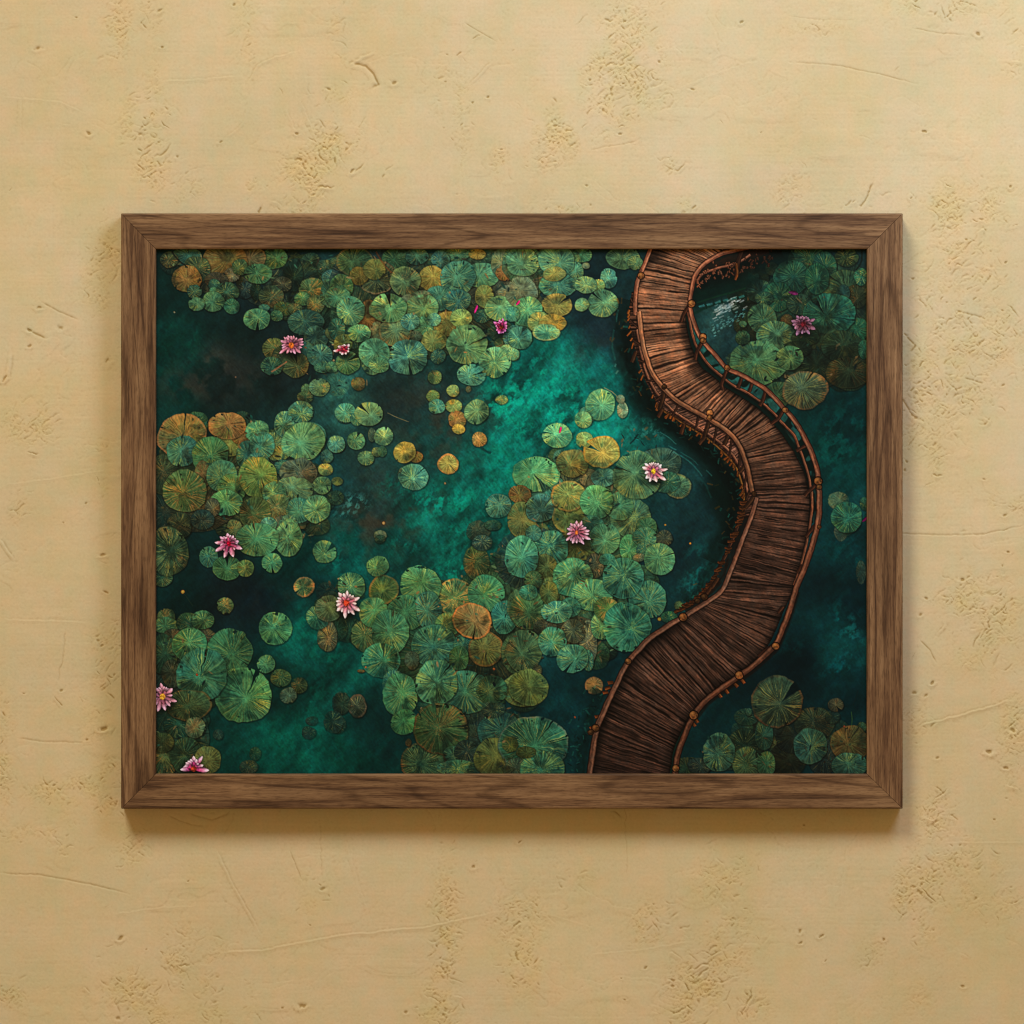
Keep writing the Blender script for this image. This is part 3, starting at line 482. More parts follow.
def boardwalk():
    # dark water and reflection under the walk
    soft_stroke([(628,300),(622,330),(626,365),(640,395),(662,420),(690,440),(712,462),(726,490),(728,515),(722,540),(712,562)], 13, (3,24,20), .92)
    soft_stroke([(628,330),(632,365),(648,398),(672,424),(700,446),(722,468),(734,492),(734,520),(726,545)], 9, (1,12,10), .95)
    soft_stroke([(715,560),(700,586),(686,602)], 6, (4,30,26), .8)
    soft_stroke([(600,690),(592,712),(586,740),(580,775)], 8, (3,28,26), .85)
    soft_stroke([(690,300),(705,292),(730,283),(752,275),(768,262),(790,250)], 13, (2,22,17), .96)
    soft_stroke([(697,284),(712,276),(735,268),(760,256),(780,248)], 10, (2,10,8), .95)
    soft_stroke([(697,300),(705,295),(725,290),(745,284),(752,275)], 7, (3,34,26), .8)
    soft_stroke([(700,730),(715,712),(740,694),(770,672)], 7, (4,30,32), .6)
    # pale reflected light lines and the mirrored railing
    for pts, w, c in [([(673,452),(684,458),(694,466),(702,476)],.8,(44,120,110)),([(680,452),(690,458),(698,465)],.6,(36,104,96)),([(668,446),(676,450)],.7,(60,130,118)),
                      ([(660,432),(668,437),(676,444)],.6,(60,130,120)),([(700,478),(706,486),(711,498)],1.2,(16,70,62)),([(706,470),(712,476)],.7,(50,120,106)),
                      ([(614,330),(612,345),(615,360)],1.2,(28,90,78)),([(618,310),(616,322)],1.,(40,110,96)),([(616,364),(615,367)],.9,(90,160,140)),([(618,371),(616,374)],1.1,(110,150,120))]:
        soft_stroke(pts, w, c, .5)
    soft_stroke([(694,314),(708,307),(726,301),(745,296)], 1.6, (4,40,28), .95)
    soft_stroke([(697,303),(712,298),(730,293),(746,288)], 1.0, (10,52,30), .8)
    for i in range(6):
        x = 699 + i * 8; soft_stroke([(x, 307 - i * 1.9), (x + 5, 305.5 - i * 1.9)], 1.3, (52,118,112), .75)
        soft_stroke([(x + 6, 302 - i * 1.8), (x + 7.5, 309 - i * 1.8)], .7, (3,34,24), .9)
    r_ = np.random.RandomState(5)
    for i in range(70):   # sunlit glitter on the cove
        t = r_.rand(); x = 716 + 24 * t + r_.randn() * 3; y = 314 - 13 * t + r_.randn() * 3.2
        L = r_.uniform(.8, 2.6); soft_stroke([(x - L, y + L * .5), (x + L, y - L * .5)], r_.uniform(.4, .9), (150,166,156) if r_.rand() < .6 else (206,204,196), r_.uniform(.2, .7))
    for i in range(46):
        x = r_.uniform(712, 746); y = 330 - (x - 712) * .5 + r_.randn() * 3
        soft_stroke([(x - .8, y + .5), (x + .8, y - .5)], r_.uniform(.4, .9), (96,160,150), r_.uniform(.3, .8))
    # leafy dabs in the dark water on both sides
    for i in range(230):
        t = r_.rand()
        q = spline(OUTL, 100)[int(t * 99)] if i < 150 else spline([(606,690),(596,715),(586,745),(582,770)], 50)[int(t * 49)]
        x = q[0] - abs(r_.randn()) * 9 - 2; y = q[1] + r_.randn() * 4 + 2; a = r_.uniform(0, 3.1); L = r_.uniform(.8, 2.8)
        c = [(6,50,38),(14,70,58),(3,30,24),(24,92,78),(2,18,16),(60,46,14),(96,58,18)][r_.randint(7 if i < 150 else 5)]
        soft_stroke([(x - L * math.cos(a), y - L * math.sin(a)), (x + L * math.cos(a), y + L * math.sin(a))], r_.uniform(.4, 1.3), c, r_.uniform(.4, .9))
    # outer ledge of the deck, seen through the left railing
    LIN = RAILL2[:] 
    P, col, SS, AR = planks(OUTL[:14], [(638,292),(637,312),(641,332),(645,352),(653,373),(664,389),(680,404),(704,417),(722,428),(735,441),(744,458),(750,478),(753,498),(750,517)],
                            [(290,64,38,25),(340,80,50,34),(390,112,74,54),(440,122,80,60),(480,86,54,40),(520,60,38,28)], .6, 5, contrast=1.1)
    n, m = SS.shape
    lay(P.reshape(-1, 2), col.reshape(-1, 3), np.full(n * m, .96))
    # gaps with water between deck edge and right rail
    P, col, SS, AR = planks([(684,312),(688,334),(695,356),(707,373),(729,390),(753,406),(772,425),(796,455),(806,478),(810,500),(809,524)],
                            [(692,316),(697,330),(703,342),(727,368.5),(744.5,377),(766,390),(783.5,408),(809,447),(816.7,468.6),(819,502),(818,521)], [(250,28,92,84),(440,30,96,88),(500,16,60,58)], 1, 6)
    kk = sstep(.40, .56, vn(AR / 4.5, SS * 2.2, 15)) * sstep(.28, .42, SS)
    base = rgb((4,24,19)) * (1 - kk[..., None]) + rgb((27,74,66)) * (.75 + .5 * vn(AR / 3, SS * 4, 16))[..., None] * kk[..., None]
    base = base * (1 - .45 * sstep(430, 500, P[..., 1]))[..., None]
    lay(P.reshape(-1, 2), base.reshape(-1, 3).astype(np.float32), np.full(SS.size, .95))
    P, col, SS, AR = planks([(690,716),(682,730),(674,748),(671,765),(668,790)], [(694,716),(685,736),(678,752),(674,770),(673,790)], [(250,10,40,30),(800,10,40,30)], 1, 6)
    lay(P.reshape(-1, 2), np.broadcast_to(rgb((6,30,22)), SS.shape + (3,)).reshape(-1, 3), np.full(SS.size, .95))
    # the deck
    P, col, SS, AR = planks(LEFT, RIGHT, [(245,130,90,62),(300,120,82,57),(360,130,88,60),(405,118,80,56),(440,96,66,47),(500,80,54,40),(560,72,49,37),(620,78,54,41),(680,74,51,39),(780,62,42,33)], .92, 3, contrast=.86)
    y = P[..., 1]; x = P[..., 0]
    sh = np.ones_like(SS)
    # shade the railings throw on the boards in the picture
    sh *= 1 - .45 * sstep(.78, .92, SS) * sstep(318, 326, y) * sstep(372, 352, y)
    sh *= 1 - .35 * sstep(.62, .8, SS + .1 * (vn(x / 8, y / 8, 3) - .5)) * sstep(352, 362, y) * sstep(425, 400, y)
    sh *= 1 - .55 * sstep(266, 256, y + (x - 660) * .45) * sstep(.55, .1, SS)
    sh *= 1 + .22 * np.exp(-((x - 681) / 9) ** 2 - ((y - 368) / 10) ** 2) + .2 * np.exp(-((x - 712) / 12) ** 2 - ((y - 398) / 12) ** 2)
    sh *= 1 + .14 * np.exp(-((x - 665) / 20) ** 2 - ((y - 352) / 14) ** 2)
    sh *= 1 - .45 * sstep(.18, .03, SS) * sstep(600, 640, y) - .38 * sstep(.86, 1, SS) - .25 * sstep(.1, 0, SS)
    col = col * sh[..., None]
    lay(P.reshape(-1, 2), col.reshape(-1, 3), np.full(SS.size, 1.))
    # left: outer beam, lower rail, balusters
    wood_stroke(OUTL[6:14], 1.3, (96,62,26), (140,92,36), seed=11)
    soft_stroke([(x - 1.4, y + 1.6) for x, y in MIDL], 1.3, (22,12,9), .85)
    soft_stroke([(x + 1.6, y - .2) for x, y in OUTL[2:14]], 1.1, (20,11,8), .8)
    soft_stroke([(x - 1.8, y + 2.6) for x, y in RAILL2], 1.8, (20,11,8), .85)
    wood_stroke(MIDL, 1.35, (96,60,42), (150,102,72), seed=12)
    for t in np.linspace(.03, .97, 13):
        o = spline(OUTL[:14], 200)[int(t * 199)]; i_ = spline(RAILL2, 200)[int(t * 199)]
        wood_stroke([tuple(i_), tuple((o + i_) / 2), tuple(o)], 1.25, (40,24,16), (84,52,34), seed=int(t * 99), m0=.8)
    for i in range(60):   # carved stubs below the outer beam
        t = r_.rand() ** .8; o = spline(OUTL, 300)[int(t * 299)]
        a = math.pi - .9 + r_.uniform(-.5, .5); L = r_.uniform(1.5, 5.)
        m_ = .95 - .45 * t
        wood_stroke([tuple(o), (o[0] + L * .5 * math.cos(a), o[1] + L * .5 * math.sin(a) + .6), (o[0] + L * math.cos(a), o[1] + L * math.sin(a) + 1.2)], r_.uniform(.8, 1.6), (112,60,22), (164,92,34), seed=i, m0=m_, m1=m_)
    soft_stroke([(748,516),(738,538),(728,562),(717,584),(702,600),(686,612)], 5, (24,14,10), .93)
    wood_stroke(OUTL[13:], 1.8, (66,40,26), (96,60,40), seed=16)
    wood_stroke([(740,519),(729,546),(718,569),(704,592)], 1.1, (36,22,16), (60,38,28), seed=17)
    for i in range(64):   # stubs and lashings along the shaded outer beam
        t = r_.rand(); o = spline(OUTL[12:] + [(676,612)], 100)[int(t * 99)]; L = r_.uniform(1.5, 4.6); a = math.pi + r_.uniform(-.7, .5)
        wood_stroke([(o[0] + 3, o[1] - .8), tuple(o), (o[0] + L * math.cos(a), o[1] + L * math.sin(a))], r_.uniform(.9, 1.8), (70,38,18), (116,64,28), seed=i, m0=.7, m1=.85)
    for pts in [[(664,388),(663,398),(659,410)],[(710,418),(706,430),(704,437)],[(729,434),(724,445)],[(748,462),(740,472)],[(636,352),(632,362)],[(684,424),(681,434)],[(662,410),(658,417)],[(705,437),(699,444)],
                [(755,494),(750,502),(745,508)],[(718,578),(712,588),(705,596)],[(711,588),(703,598)]]:
        wood_stroke(pts, 2.2, (44,26,16), (80,50,28), seed=3)
    # right: lower rail, posts
    soft_stroke([(x - 1.2, y + 2) for x, y in MIDR[2:]], 1.8, (8,12,9), .8)
    wood_stroke(MIDR, 1.5, (82,48,32), (130,84,56), seed=13)
    for pts in [[(703,341),(697,352),(695,360)],[(727,369),(722,383),(723,390)],[(742,376),(738,388)],[(752,382),(749,392)],[(766,390),(763,400),(760,406)],[(784,409),(778,419),(771,424)],[(805,446),(796,451)],[(818,483),(808,492),(805,496)],[(819,521),(811,530),(806,537)],
                [(690,304),(684,314),(681,322)],[(802,565),(797,573)],[(775,644),(766,650),(758,656)],[(693.5,716),(688,724)],[(783,607),(778,613)]]:
        wood_stroke(pts, 2.0, (48,26,17), (84,48,30), seed=4)
    # the dim underside at the top right
    soft_stroke([(699,275),(706,269),(720,262),(740,257),(768,250)], 5.5, (40,23,15), .93)
    soft_stroke([(741,252),(754,254),(768,250)], 4, (26,15,10), .9)
    wood_stroke([(697,282),(703,274),(717,268.5),(737,263),(750,255)], 1.4, (90,54,38), (138,92,66), seed=18)
    for i in range(80):
        t = r_.rand(); x = 697 + 75 * t; y = 277 - 20 * t + r_.randn() * 4 + 4 * (t < .2)
        L = r_.uniform(1, 3.4); a = r_.uniform(.8, 2.6)
        wood_stroke([(x, y), (x + L * math.cos(a) * .5, y + L * math.sin(a) * .5), (x + L * math.cos(a), y + L * math.sin(a))], r_.uniform(.6, 1.5), (100,58,36), (150,96,66), seed=i, m0=.9 - .5 * t, m1=.8 - .5 * t)
    wood_stroke([(742,250),(738,262),(736,276)], 2.4, (40,24,16), (62,38,24), seed=3)
    wood_stroke([(736,264),(737,274),(735,280)], 1.5, (90,48,20), (130,76,32), seed=3, m0=.8)
    soft_stroke([(x + 1.6, y + 4) for x, y in RAILR[-13:-3]], 2.6, (22,12,8), .9)
    # stubs below the lower right side
    for (x, y, a) in [(718,693,.9),(725,689,.9),(734,683,.8),(692,722,.9),(695,718,1.),(595,727,2.9),(593,732,3.),(610,687,2.8),(608,692,3.),(741,679,.9),(600,716,3.),(613,682,3.)]:
        wood_stroke([(x, y), (x + 2.5 * math.cos(a), y + 2.5 * math.sin(a)), (x + 5 * math.cos(a), y + 5 * math.sin(a))], 1.9, (84,44,20), (128,72,32), seed=int(x), m0=.7)
    # handrails
    wood_stroke(RAILL1, 2.5, (104,62,42), (168,112,80), seed=21)
    wood_stroke(RAILL2, 2.8, (118,76,50), (190,128,84), seed=22, m0=1.05, m1=.66)
    wood_stroke(RAILL3, lambda t: 2.6 + .8 * t, (92,60,44), (136,94,70), seed=23, m0=.98, m1=.82)
    wood_stroke(RAILR, lambda t: 2.5 + .8 * sstep(.3, .6, t), (96,56,38), (152,98,68), seed=24, m0=1.1, m1=.68, hs=.25)
    for (x, y, r, m) in [(641,276,3.2,.9),(691.5,304,3.4,1.),(703,337,3.2,1.05),(703,341,2.6,.8),(727,368,2.8,.85),(785,410,2.8,.85),(709.7,413,3.1,1.2),(709.5,418,2.6,.9),(818,481,3.8,.85),(819,487,2.4,.7),(775.5,646,3.4,.95),(739,675,3.7,.95),(693.5,715,4,.88),(675.5,768,3.2,.85),
                           (683,617,3.8,.85),(628,661,2.8,.78),(595.5,728,3.4,.72),(664,387,2.4,.5),(754,494,2.4,.4),(704,597,3.2,.55),(819,527,2,.6),(697,601,2.4,.5),(591,732,2.6,.6)]:
        knob(x, y, r, m)

# ---- flowers
def petal(x0, y0, x1, y1, w, c0, c1):
    L = math.hypot(x1 - x0, y1 - y0)
    b = box(min(x0, x1) - w - 2, min(y0, y1) - w - 2, max(x0, x1) + w + 2, max(y0, y1) + w + 2)
    if b is None or L < .5: return
    tx, ty = (x1 - x0) / L, (y1 - y0) / L
    X = GX[b] - x0; Y = GY[b] - y0
    t = (X * tx + Y * ty) / L; s = (-X * ty + Y * tx)
    prof = w * np.clip(t, 0, 1) ** .6 * np.clip(1 - np.clip(t, 0, 1) ** 4, 0, 1) * 1.25
    d = prof - np.abs(s)
    a = np.clip(d * S * .9 + .5, 0, 1) * ((t > 0) & (t < 1))
    a_o = np.clip((d + .7) * S * .7 + .3, 0, 1) * ((t > -.02) & (t < 1.08))
    over(b, CV[b] * .3, a_o * .38)
    k = sstep(.25, 1, t)[..., None]
    col = rgb(c0) * (1 - k) + rgb(c1) * k
    col = col * (1 + .25 * np.cos(s / max(w, .5) * 3.3) - .16 + .22 * (vn(GX[b] / 1.2, GY[b] / 1.2, 4) - .5))[..., None]
    col = col * (.68 + .42 * sstep(-1, 1, s / max(w, .5)))[..., None]
    over(b, np.clip(col, 0, 1), a)

def flower(ox, oy, f, cu, cv, tips, c0, c1, cc, cr, w=2.1, shadow=1.):
    w *= 1.2; c0 = tuple((.82 * q + .18 * (sum(c0) / 3 + 24)) * k_ for q, k_ in zip(c0, (1.08, 1.05, .95))); c1 = tuple(.72 * q + .28 * 244 * (.6 + .4 * q / 255) for q in c1)
    cx, cy = ox + cu / f, oy + cv / f
    ang = sorted(math.atan2(v - cv, u - cu) for u, v in tips)
    rad = sorted(math.hypot(u - cu, v - cv) for u, v in tips)[len(tips) // 2]
    extra = []
    for a0, a1 in zip(ang, ang[1:] + [ang[0] + 6.2832]):
        if .42 < a1 - a0 < 1.6: am = (a0 + a1) / 2; extra.append((cu + .80 * rad * math.cos(am), cv + .80 * rad * math.sin(am)))
    tips = extra + list(tips); cr = (cr[0] * .9, cr[1] * .9)
    Rm = max(math.hypot((u - cu) / f, (v - cv) / f) for u, v in tips)
    b = box(cx - Rm * 1.7, cy - Rm * 1.7, cx + Rm * 1.7, cy + Rm * 2)
    over(b, rgb((3,9,8)), shadow * .85 * np.exp(-((GX[b] - cx - .8) / (Rm * .72)) ** 2 - ((GY[b] - cy - Rm * .48) / (Rm * .62)) ** 2))
    for i, (u, v) in sorted(enumerate(tips), key=lambda e: e[1][1]):
        x, y = ox + u / f, oy + v / f
        petal(cx, cy, x, y, w * (.85 + .3 * ((i * 37) % 10) / 10), c0, c1)
    for (u, v) in tips[::2]:          # inner ring
        x, y = cx + (ox + u / f - cx) * .58, cy + (oy + v / f - cy) * .58
        petal(cx, cy, x, y, w * .8, tuple(.78 * q for q in c0), c0)
    rx, ry = cr
    b = box(cx - rx - 2, cy - ry - 2, cx + rx + 2, cy + ry + 2)
    X = (GX[b] - cx) / rx; Y = (GY[b] - cy) / ry; d = np.hypot(X, Y)
    n = vn(GX[b] / .9, GY[b] / .9, 14)
    col = rgb(cc) * (.55 + .95 * n)[..., None] * (1.1 - .35 * d)[..., None]
    over(b, np.clip(col, 0, 1), np.clip((1 - d) * 3, 0, 1))

def flowers():
    Z = 20.48
    flower(260,320,Z,640,520,[(575,310),(695,320),(485,345),(415,420),(440,520),(400,690),(640,680),(840,670),(905,500),(880,380),(895,440),(860,570)],(150,70,105),(206,130,150),(200,96,34),(3.4,4.4),1.9)
    flower(480,305,25.6,550,570,[(340,440),(490,380),(590,350),(695,430),(430,580),(700,600),(480,740),(600,720)],(170,20,96),(226,110,176),(104,36,20),(2.6,2.8),1.9)
    flower(205,520,Z,490,480,[(205,460),(315,340),(425,345),(460,265),(590,315),(695,430),(215,645),(395,770),(590,760),(765,590),(650,540)],(168,60,116),(232,168,190),(166,10,44),(3.0,3.4),2.3)
    flower(322,580,Z,500,470,[(345,255),(520,210),(590,280),(650,310),(780,355),(285,435),(300,630),(470,780),(660,705),(785,625)],(198,96,130),(246,222,214),(190,60,36),(4.0,4.4),2.3)
    flower(550,510,Z,545,470,[(415,265),(535,215),(650,220),(680,310),(740,350),(805,420),(800,490),(830,600),(345,370),(325,625),(460,685),(630,665),(695,705)],(160,80,120),(216,160,176),(186,92,40),(2.2,3.0),2.0)
    flower(630,445,Z,480,540,[(300,375),(395,370),(480,350),(590,370),(655,400),(775,495),(245,460),(320,690),(395,760),(545,760),(735,720),(675,600)],(190,92,130),(250,232,222),(236,176,40),(2.8,3.6),2.1)
    flower(780,305,22.76,520,440,[(370,245),(465,260),(545,265),(650,280),(800,320),(805,555),(250,370),(280,460),(325,545),(365,695),(500,665),(670,675)],(92,42,64),(126,76,98),(104,24,32),(3.2,3.8),2.3)
    flower(155,675,10.24,80,220,[(62,80),(120,125),(182,138),(228,268),(162,315),(105,362),(28,372),(14,130),(10,260)],(160,84,124),(216,150,172),(214,150,50),(3.6,4.4),2.3)
    flower(155,675,10.24,400,960,[(262,965),(312,918),(340,875),(398,825),(488,825),(450,900),(560,975)],(180,40,124),(244,206,222),(140,48,32),(3.8,3.6),2.4)
    flower(330,240,5.12,72,562,[(18,570),(42,545),(100,533),(62,590),(98,572),(60,540)],(186,30,70),(244,228,212),(200,60,60),(1.0,1.4),1.9)
    for (x, y, L, a, w, c) in [(476,309.5,4.2,-1.25,1.7,(206,40,120)),(518,303,3,-.9,1.7,(206,40,110)),(560.3,430,3.6,-1.35,1.5,(214,36,96)),(865,519,4,-.7,1.7,(110,16,80)),(793,293,5,.2,2.6,(90,30,70))]:
        petal(x - L * math.cos(a), y - L * math.sin(a), x + L * math.cos(a), y + L * math.sin(a), w, c, tuple(min(255, q * 1.2) for q in c))
    for (x, y, r, c) in [(183,591.5,1.9,(170,150,60)),(665,525,.9,(180,150,50)),(690,543.5,1.,(190,140,40)),(690,615,0,(0,0,0)),(174.5,312.5,.9,(70,110,96)),(384,523,1.6,(150,140,90)),(445,483.5,1,(120,130,90)),(236,377,.8,(80,80,70)),(197.3,674.5,1.2,(130,60,30)),(575,717,.9,(120,60,34)),(844,726,1.,(110,50,36)),(494,669,1.3,(96,50,28)),(366,667,1.,(150,110,64)),(659.5,619,1.8,(120,120,40))]:
        if r: knob(x, y, r, 1.0); b = box(x - r - 1, y - r - 1, x + r + 1, y + r + 1); over(b, rgb(c), np.clip(1.3 - np.hypot(GX[b] - x, GY[b] - y) / r, 0, 1) * .8)
    # stems
    for pts, w, c in [([(184,593),(189,600),(193,606)],.4,(30,50,36)),([(388,413),(398,418),(409,422)],.5,(120,104,64)),([(272,372),(280,367),(287,362)],.9,(150,90,60)),([(172,252),(178,260),(186,266)],1.,(14,18,18)),([(376,252),(382,262),(392,273)],1.,(96,56,30)),
                      ([(630,444),(634,440),(638,434)],.9,(4,30,30)),([(604,388),(612,392),(617,397)],.6,(150,130,80)),([(851,712),(852,720),(851,728)],.5,(50,80,34)),([(858,690),(853,705)],.4,(12,30,26)),([(562,425),(566,419)],.5,(40,50,46)),([(480,447),(487,452),(491,453)],1.6,(4,52,48)),
                      ([(862,250),(861,262),(856,270)],1.2,(14,24,16)),([(250,668),(253,675),(256,682)],.7,(8,30,26))]:
        soft_stroke(pts, w, c, .9)

def finish():
    # hand-painted edge wander, brush grain and little hue shifts
    wx = .18 * (vn(GX / 2.6, GY / 2.6, 81) - .5) * 2 + .3 * (vn(GX / 9, GY / 9, 83) - .5) * 2
    wy = .18 * (vn(GX / 2.6, GY / 2.6, 82) - .5) * 2 + .3 * (vn(GX / 9, GY / 9, 84) - .5) * 2
    fx = np.clip((GX + wx - PX0) * S - .5, 0, PW - 1.001); fy = np.clip((GY + wy - PY0) * S - .5, 0, PH - 1.001)
    xi = fx.astype(int); yi = fy.astype(int); fx = (fx - xi)[..., None]; fy = (fy - yi)[..., None]
    o = (CV[yi, xi] * (1 - fx) + CV[yi, xi + 1] * fx) * (1 - fy) + (CV[yi + 1, xi] * (1 - fx) + CV[yi + 1, xi + 1] * fx) * fy
    lum = o.mean(-1, keepdims=True)
    u = GX * .8 - GY * .6; v = GX * .6 + GY * .8
    br = (fbm(GX / 1.6, GY / 1.6, 2, 85) - .5) * .20 + (vn(u / 1.4, v / 5, 86) - .5) * .14 + (fbm(GX / 6, GY / 6, 2, 87) - .5) * .22
    o = o * (1 + br[..., None] * np.clip(.35 + lum * 2.4, 0, 1))
    hs = (fbm(GX / 5, GY / 5, 3, 88) - .5)[..., None] * np.array([.20, .0, -.14], np.float32)
    o = o * (1 + hs)
    def blur(a, n):
        for ax_ in (0, 1):
            c = np.cumsum(np.pad(a, [(n + 1, n) if i == ax_ else (0, 0) for i in range(3)], mode='edge'), ax_)
            a = (np.take(c, np.arange(2 * n + 1, c.shape[ax_]), ax_) - np.take(c, np.arange(0, c.shape[ax_] - 2 * n - 1), ax_)) / (2 * n + 1)
        return a
    o = o + .40 * (o - blur(o, 1)) + .38 * (o - blur(blur(o, 2), 2))      # crisp edges of a sharpened print
    o = np.clip(o, .004, 1)
    lum = o @ np.array([.3, .6, .1], np.float32)
    o = o * (1.12 - .30 * sstep(.34, .04, lum))[..., None]
    return np.clip(o, 0, 1)

FILL = [(235,268,75,20,34,.62),(330,290,62,38,46,.8),(430,295,88,48,80,.95),(520,270,44,26,26,1.05),(480,335,40,18,16,1.),(400,345,70,20,24,.95),(530,305,30,30,16,1.05),
        (225,470,66,60,64,.85),(290,500,46,44,40,.9),(172,520,14,50,10,.8),(300,455,40,30,20,.95),(575,505,64,56,66,1.0),(545,590,80,48,80,.98),(620,560,40,50,36,1.0),(430,640,66,60,80,.98),
        (505,620,60,66,76,.95),(470,705,64,44,56,.88),(580,640,36,26,20,.85),(185,680,32,62,36,.72),(185,750,30,24,16,.66),(795,310,64,54,60,.52),(835,360,34,28,16,.5),(770,375,52,34,30,.6),
        (760,748,54,24,44,.80),(835,748,32,24,22,.72),(345,605,26,26,12,.8),(525,745,42,28,18,.62)]

def fill():
    r_ = np.random.RandomState(12)
    for (x, y, rx, ry, n, m) in FILL:
        for i in range(n):
            a = r_.uniform(0, 6.28); q = math.sqrt(r_.rand()); R = r_.uniform(5, 14)
            pad(x + (rx - R * .5) * q * math.cos(a), y + (ry - R * .5) * q * math.sin(a), R, R * r_.uniform(.75, 1), ['T', 't', 'g', 'G', 'OG', 'g', 'D', 't', 'T', 'G', 'YO'][r_.randint(11)], m=m * r_.uniform(.72, .92), a=r_.uniform(.6, .92), seed=i * 31 + n)

def paint_picture():
    water(); glints(); fill(); scraps(.9, 3)
    for x0, y0, items in TILES:
        for it in items:
            u, v, ru, rv, key = it[:5]; kw = it[5] if len(it) > 5 else {}
            pad(x0 + u / Q, y0 + v / Q, ru / Q, rv / Q, key, **kw)
    scraps(.16, 4)
    boardwalk(); flowers()
    return finish()

# =================================================================== the place
scene = bpy.context.scene
COL = scene.collection
D = 5.0                                   # camera distance from the wall, metres
R = math.radians

def at(px, py, depth=0.0):
    """photograph pixel -> world x, z on the plane `depth` metres in front of the wall"""
    k = (D - depth) / D / 1000.0
    return (px - 512) * k, (512 - py) * k

def lin(c):
    c = np.asarray(c, np.float32)
    return np.where(c <= .04045, c / 12.92, ((c + .055) / 1.055) ** 2.4)

def node_mat(name):
    m = bpy.data.materials.new(name); m.use_nodes = True
    nt = m.node_tree; nt.nodes.clear()
    out = nt.nodes.new('ShaderNodeOutputMaterial'); b = nt.nodes.new('ShaderNodeBsdfPrincipled')
    nt.links.new(b.outputs[0], out.inputs[0])
    return m, nt, b

def N(nt, kind, **kw):
    n = nt.nodes.new(kind)
    for k, v in kw.items():
        if k in n.inputs: n.inputs[k].default_value = v
        else: setattr(n, k, v)
    return n

def ramp(nt, src, stops):
    n = nt.nodes.new('ShaderNodeValToRGB'); e = n.color_ramp.elements
    while len(e) < len(stops): e.new(.5)
    for el, (p, c) in zip(e, stops):
        el.position = p; el.color = (*c, 1)
    nt.links.new(src, n.inputs[0]); return n

def grid_mesh(name, X, Yd, Z, mat, colour=None, smooth=True):
    """grid of points (rows, cols) as one mesh; X right, Yd depth, Z up"""
    h, w = X.shape
    me = bpy.data.meshes.new(name)
    co = np.stack([X, Yd, Z], -1).reshape(-1).astype(np.float32)
    me.vertices.add(h * w); me.vertices.foreach_set('co', co)
    i = (np.arange(h - 1)[:, None] * w + np.arange(w - 1)[None]).reshape(-1)
    q = np.stack([i, i + w, i + w + 1, i + 1], 1).astype(np.int32)     # faces -y
    n = len(q)
    me.loops.add(n * 4); me.loops.foreach_set('vertex_index', q.reshape(-1))
    me.polygons.add(n)
    me.polygons.foreach_set('loop_start', np.arange(n, dtype=np.int32) * 4)
    me.polygons.foreach_set('loop_total', np.full(n, 4, np.int32))
    me.polygons.foreach_set('use_smooth', np.full(n, smooth))
    me.update(calc_edges=True)
    if colour is not None:
        a = me.color_attributes.new('pigment', 'FLOAT_COLOR', 'POINT')
        c = np.ones((h * w, 4), np.float32); c[:, :3] = colour.reshape(-1, 3)
        a.data.foreach_set('color', c.reshape(-1))
    me.materials.append(mat)
    o = bpy.data.objects.new(name, me); COL.objects.link(o)
    return o

# ------------------------------------------------------------------- plaster wall
def seg_d(x, y, pts):
    """distance to a polyline, signed side, and parameter 0..1"""
    best = np.full(x.shape, 1e9, np.float32); side = np.zeros_like(best); par = np.zeros_like(best)
    n = len(pts) - 1
    for i in range(n):
        (ax, ay), (bx, by) = pts[i], pts[i + 1]
        L2 = (bx - ax) ** 2 + (by - ay) ** 2
        t = np.clip(((x - ax) * (bx - ax) + (y - ay) * (by - ay)) / L2, 0, 1)
        dx = x - ax - t * (bx - ax); dy = y - ay - t * (by - ay); d = np.hypot(dx, dy)
        m = d < best
        best[m] = d[m]; side[m] = ((bx - ax) * dy - (by - ay) * dx)[m]; par[m] = (i + t[m]) / n
    return best, np.sign(side), par

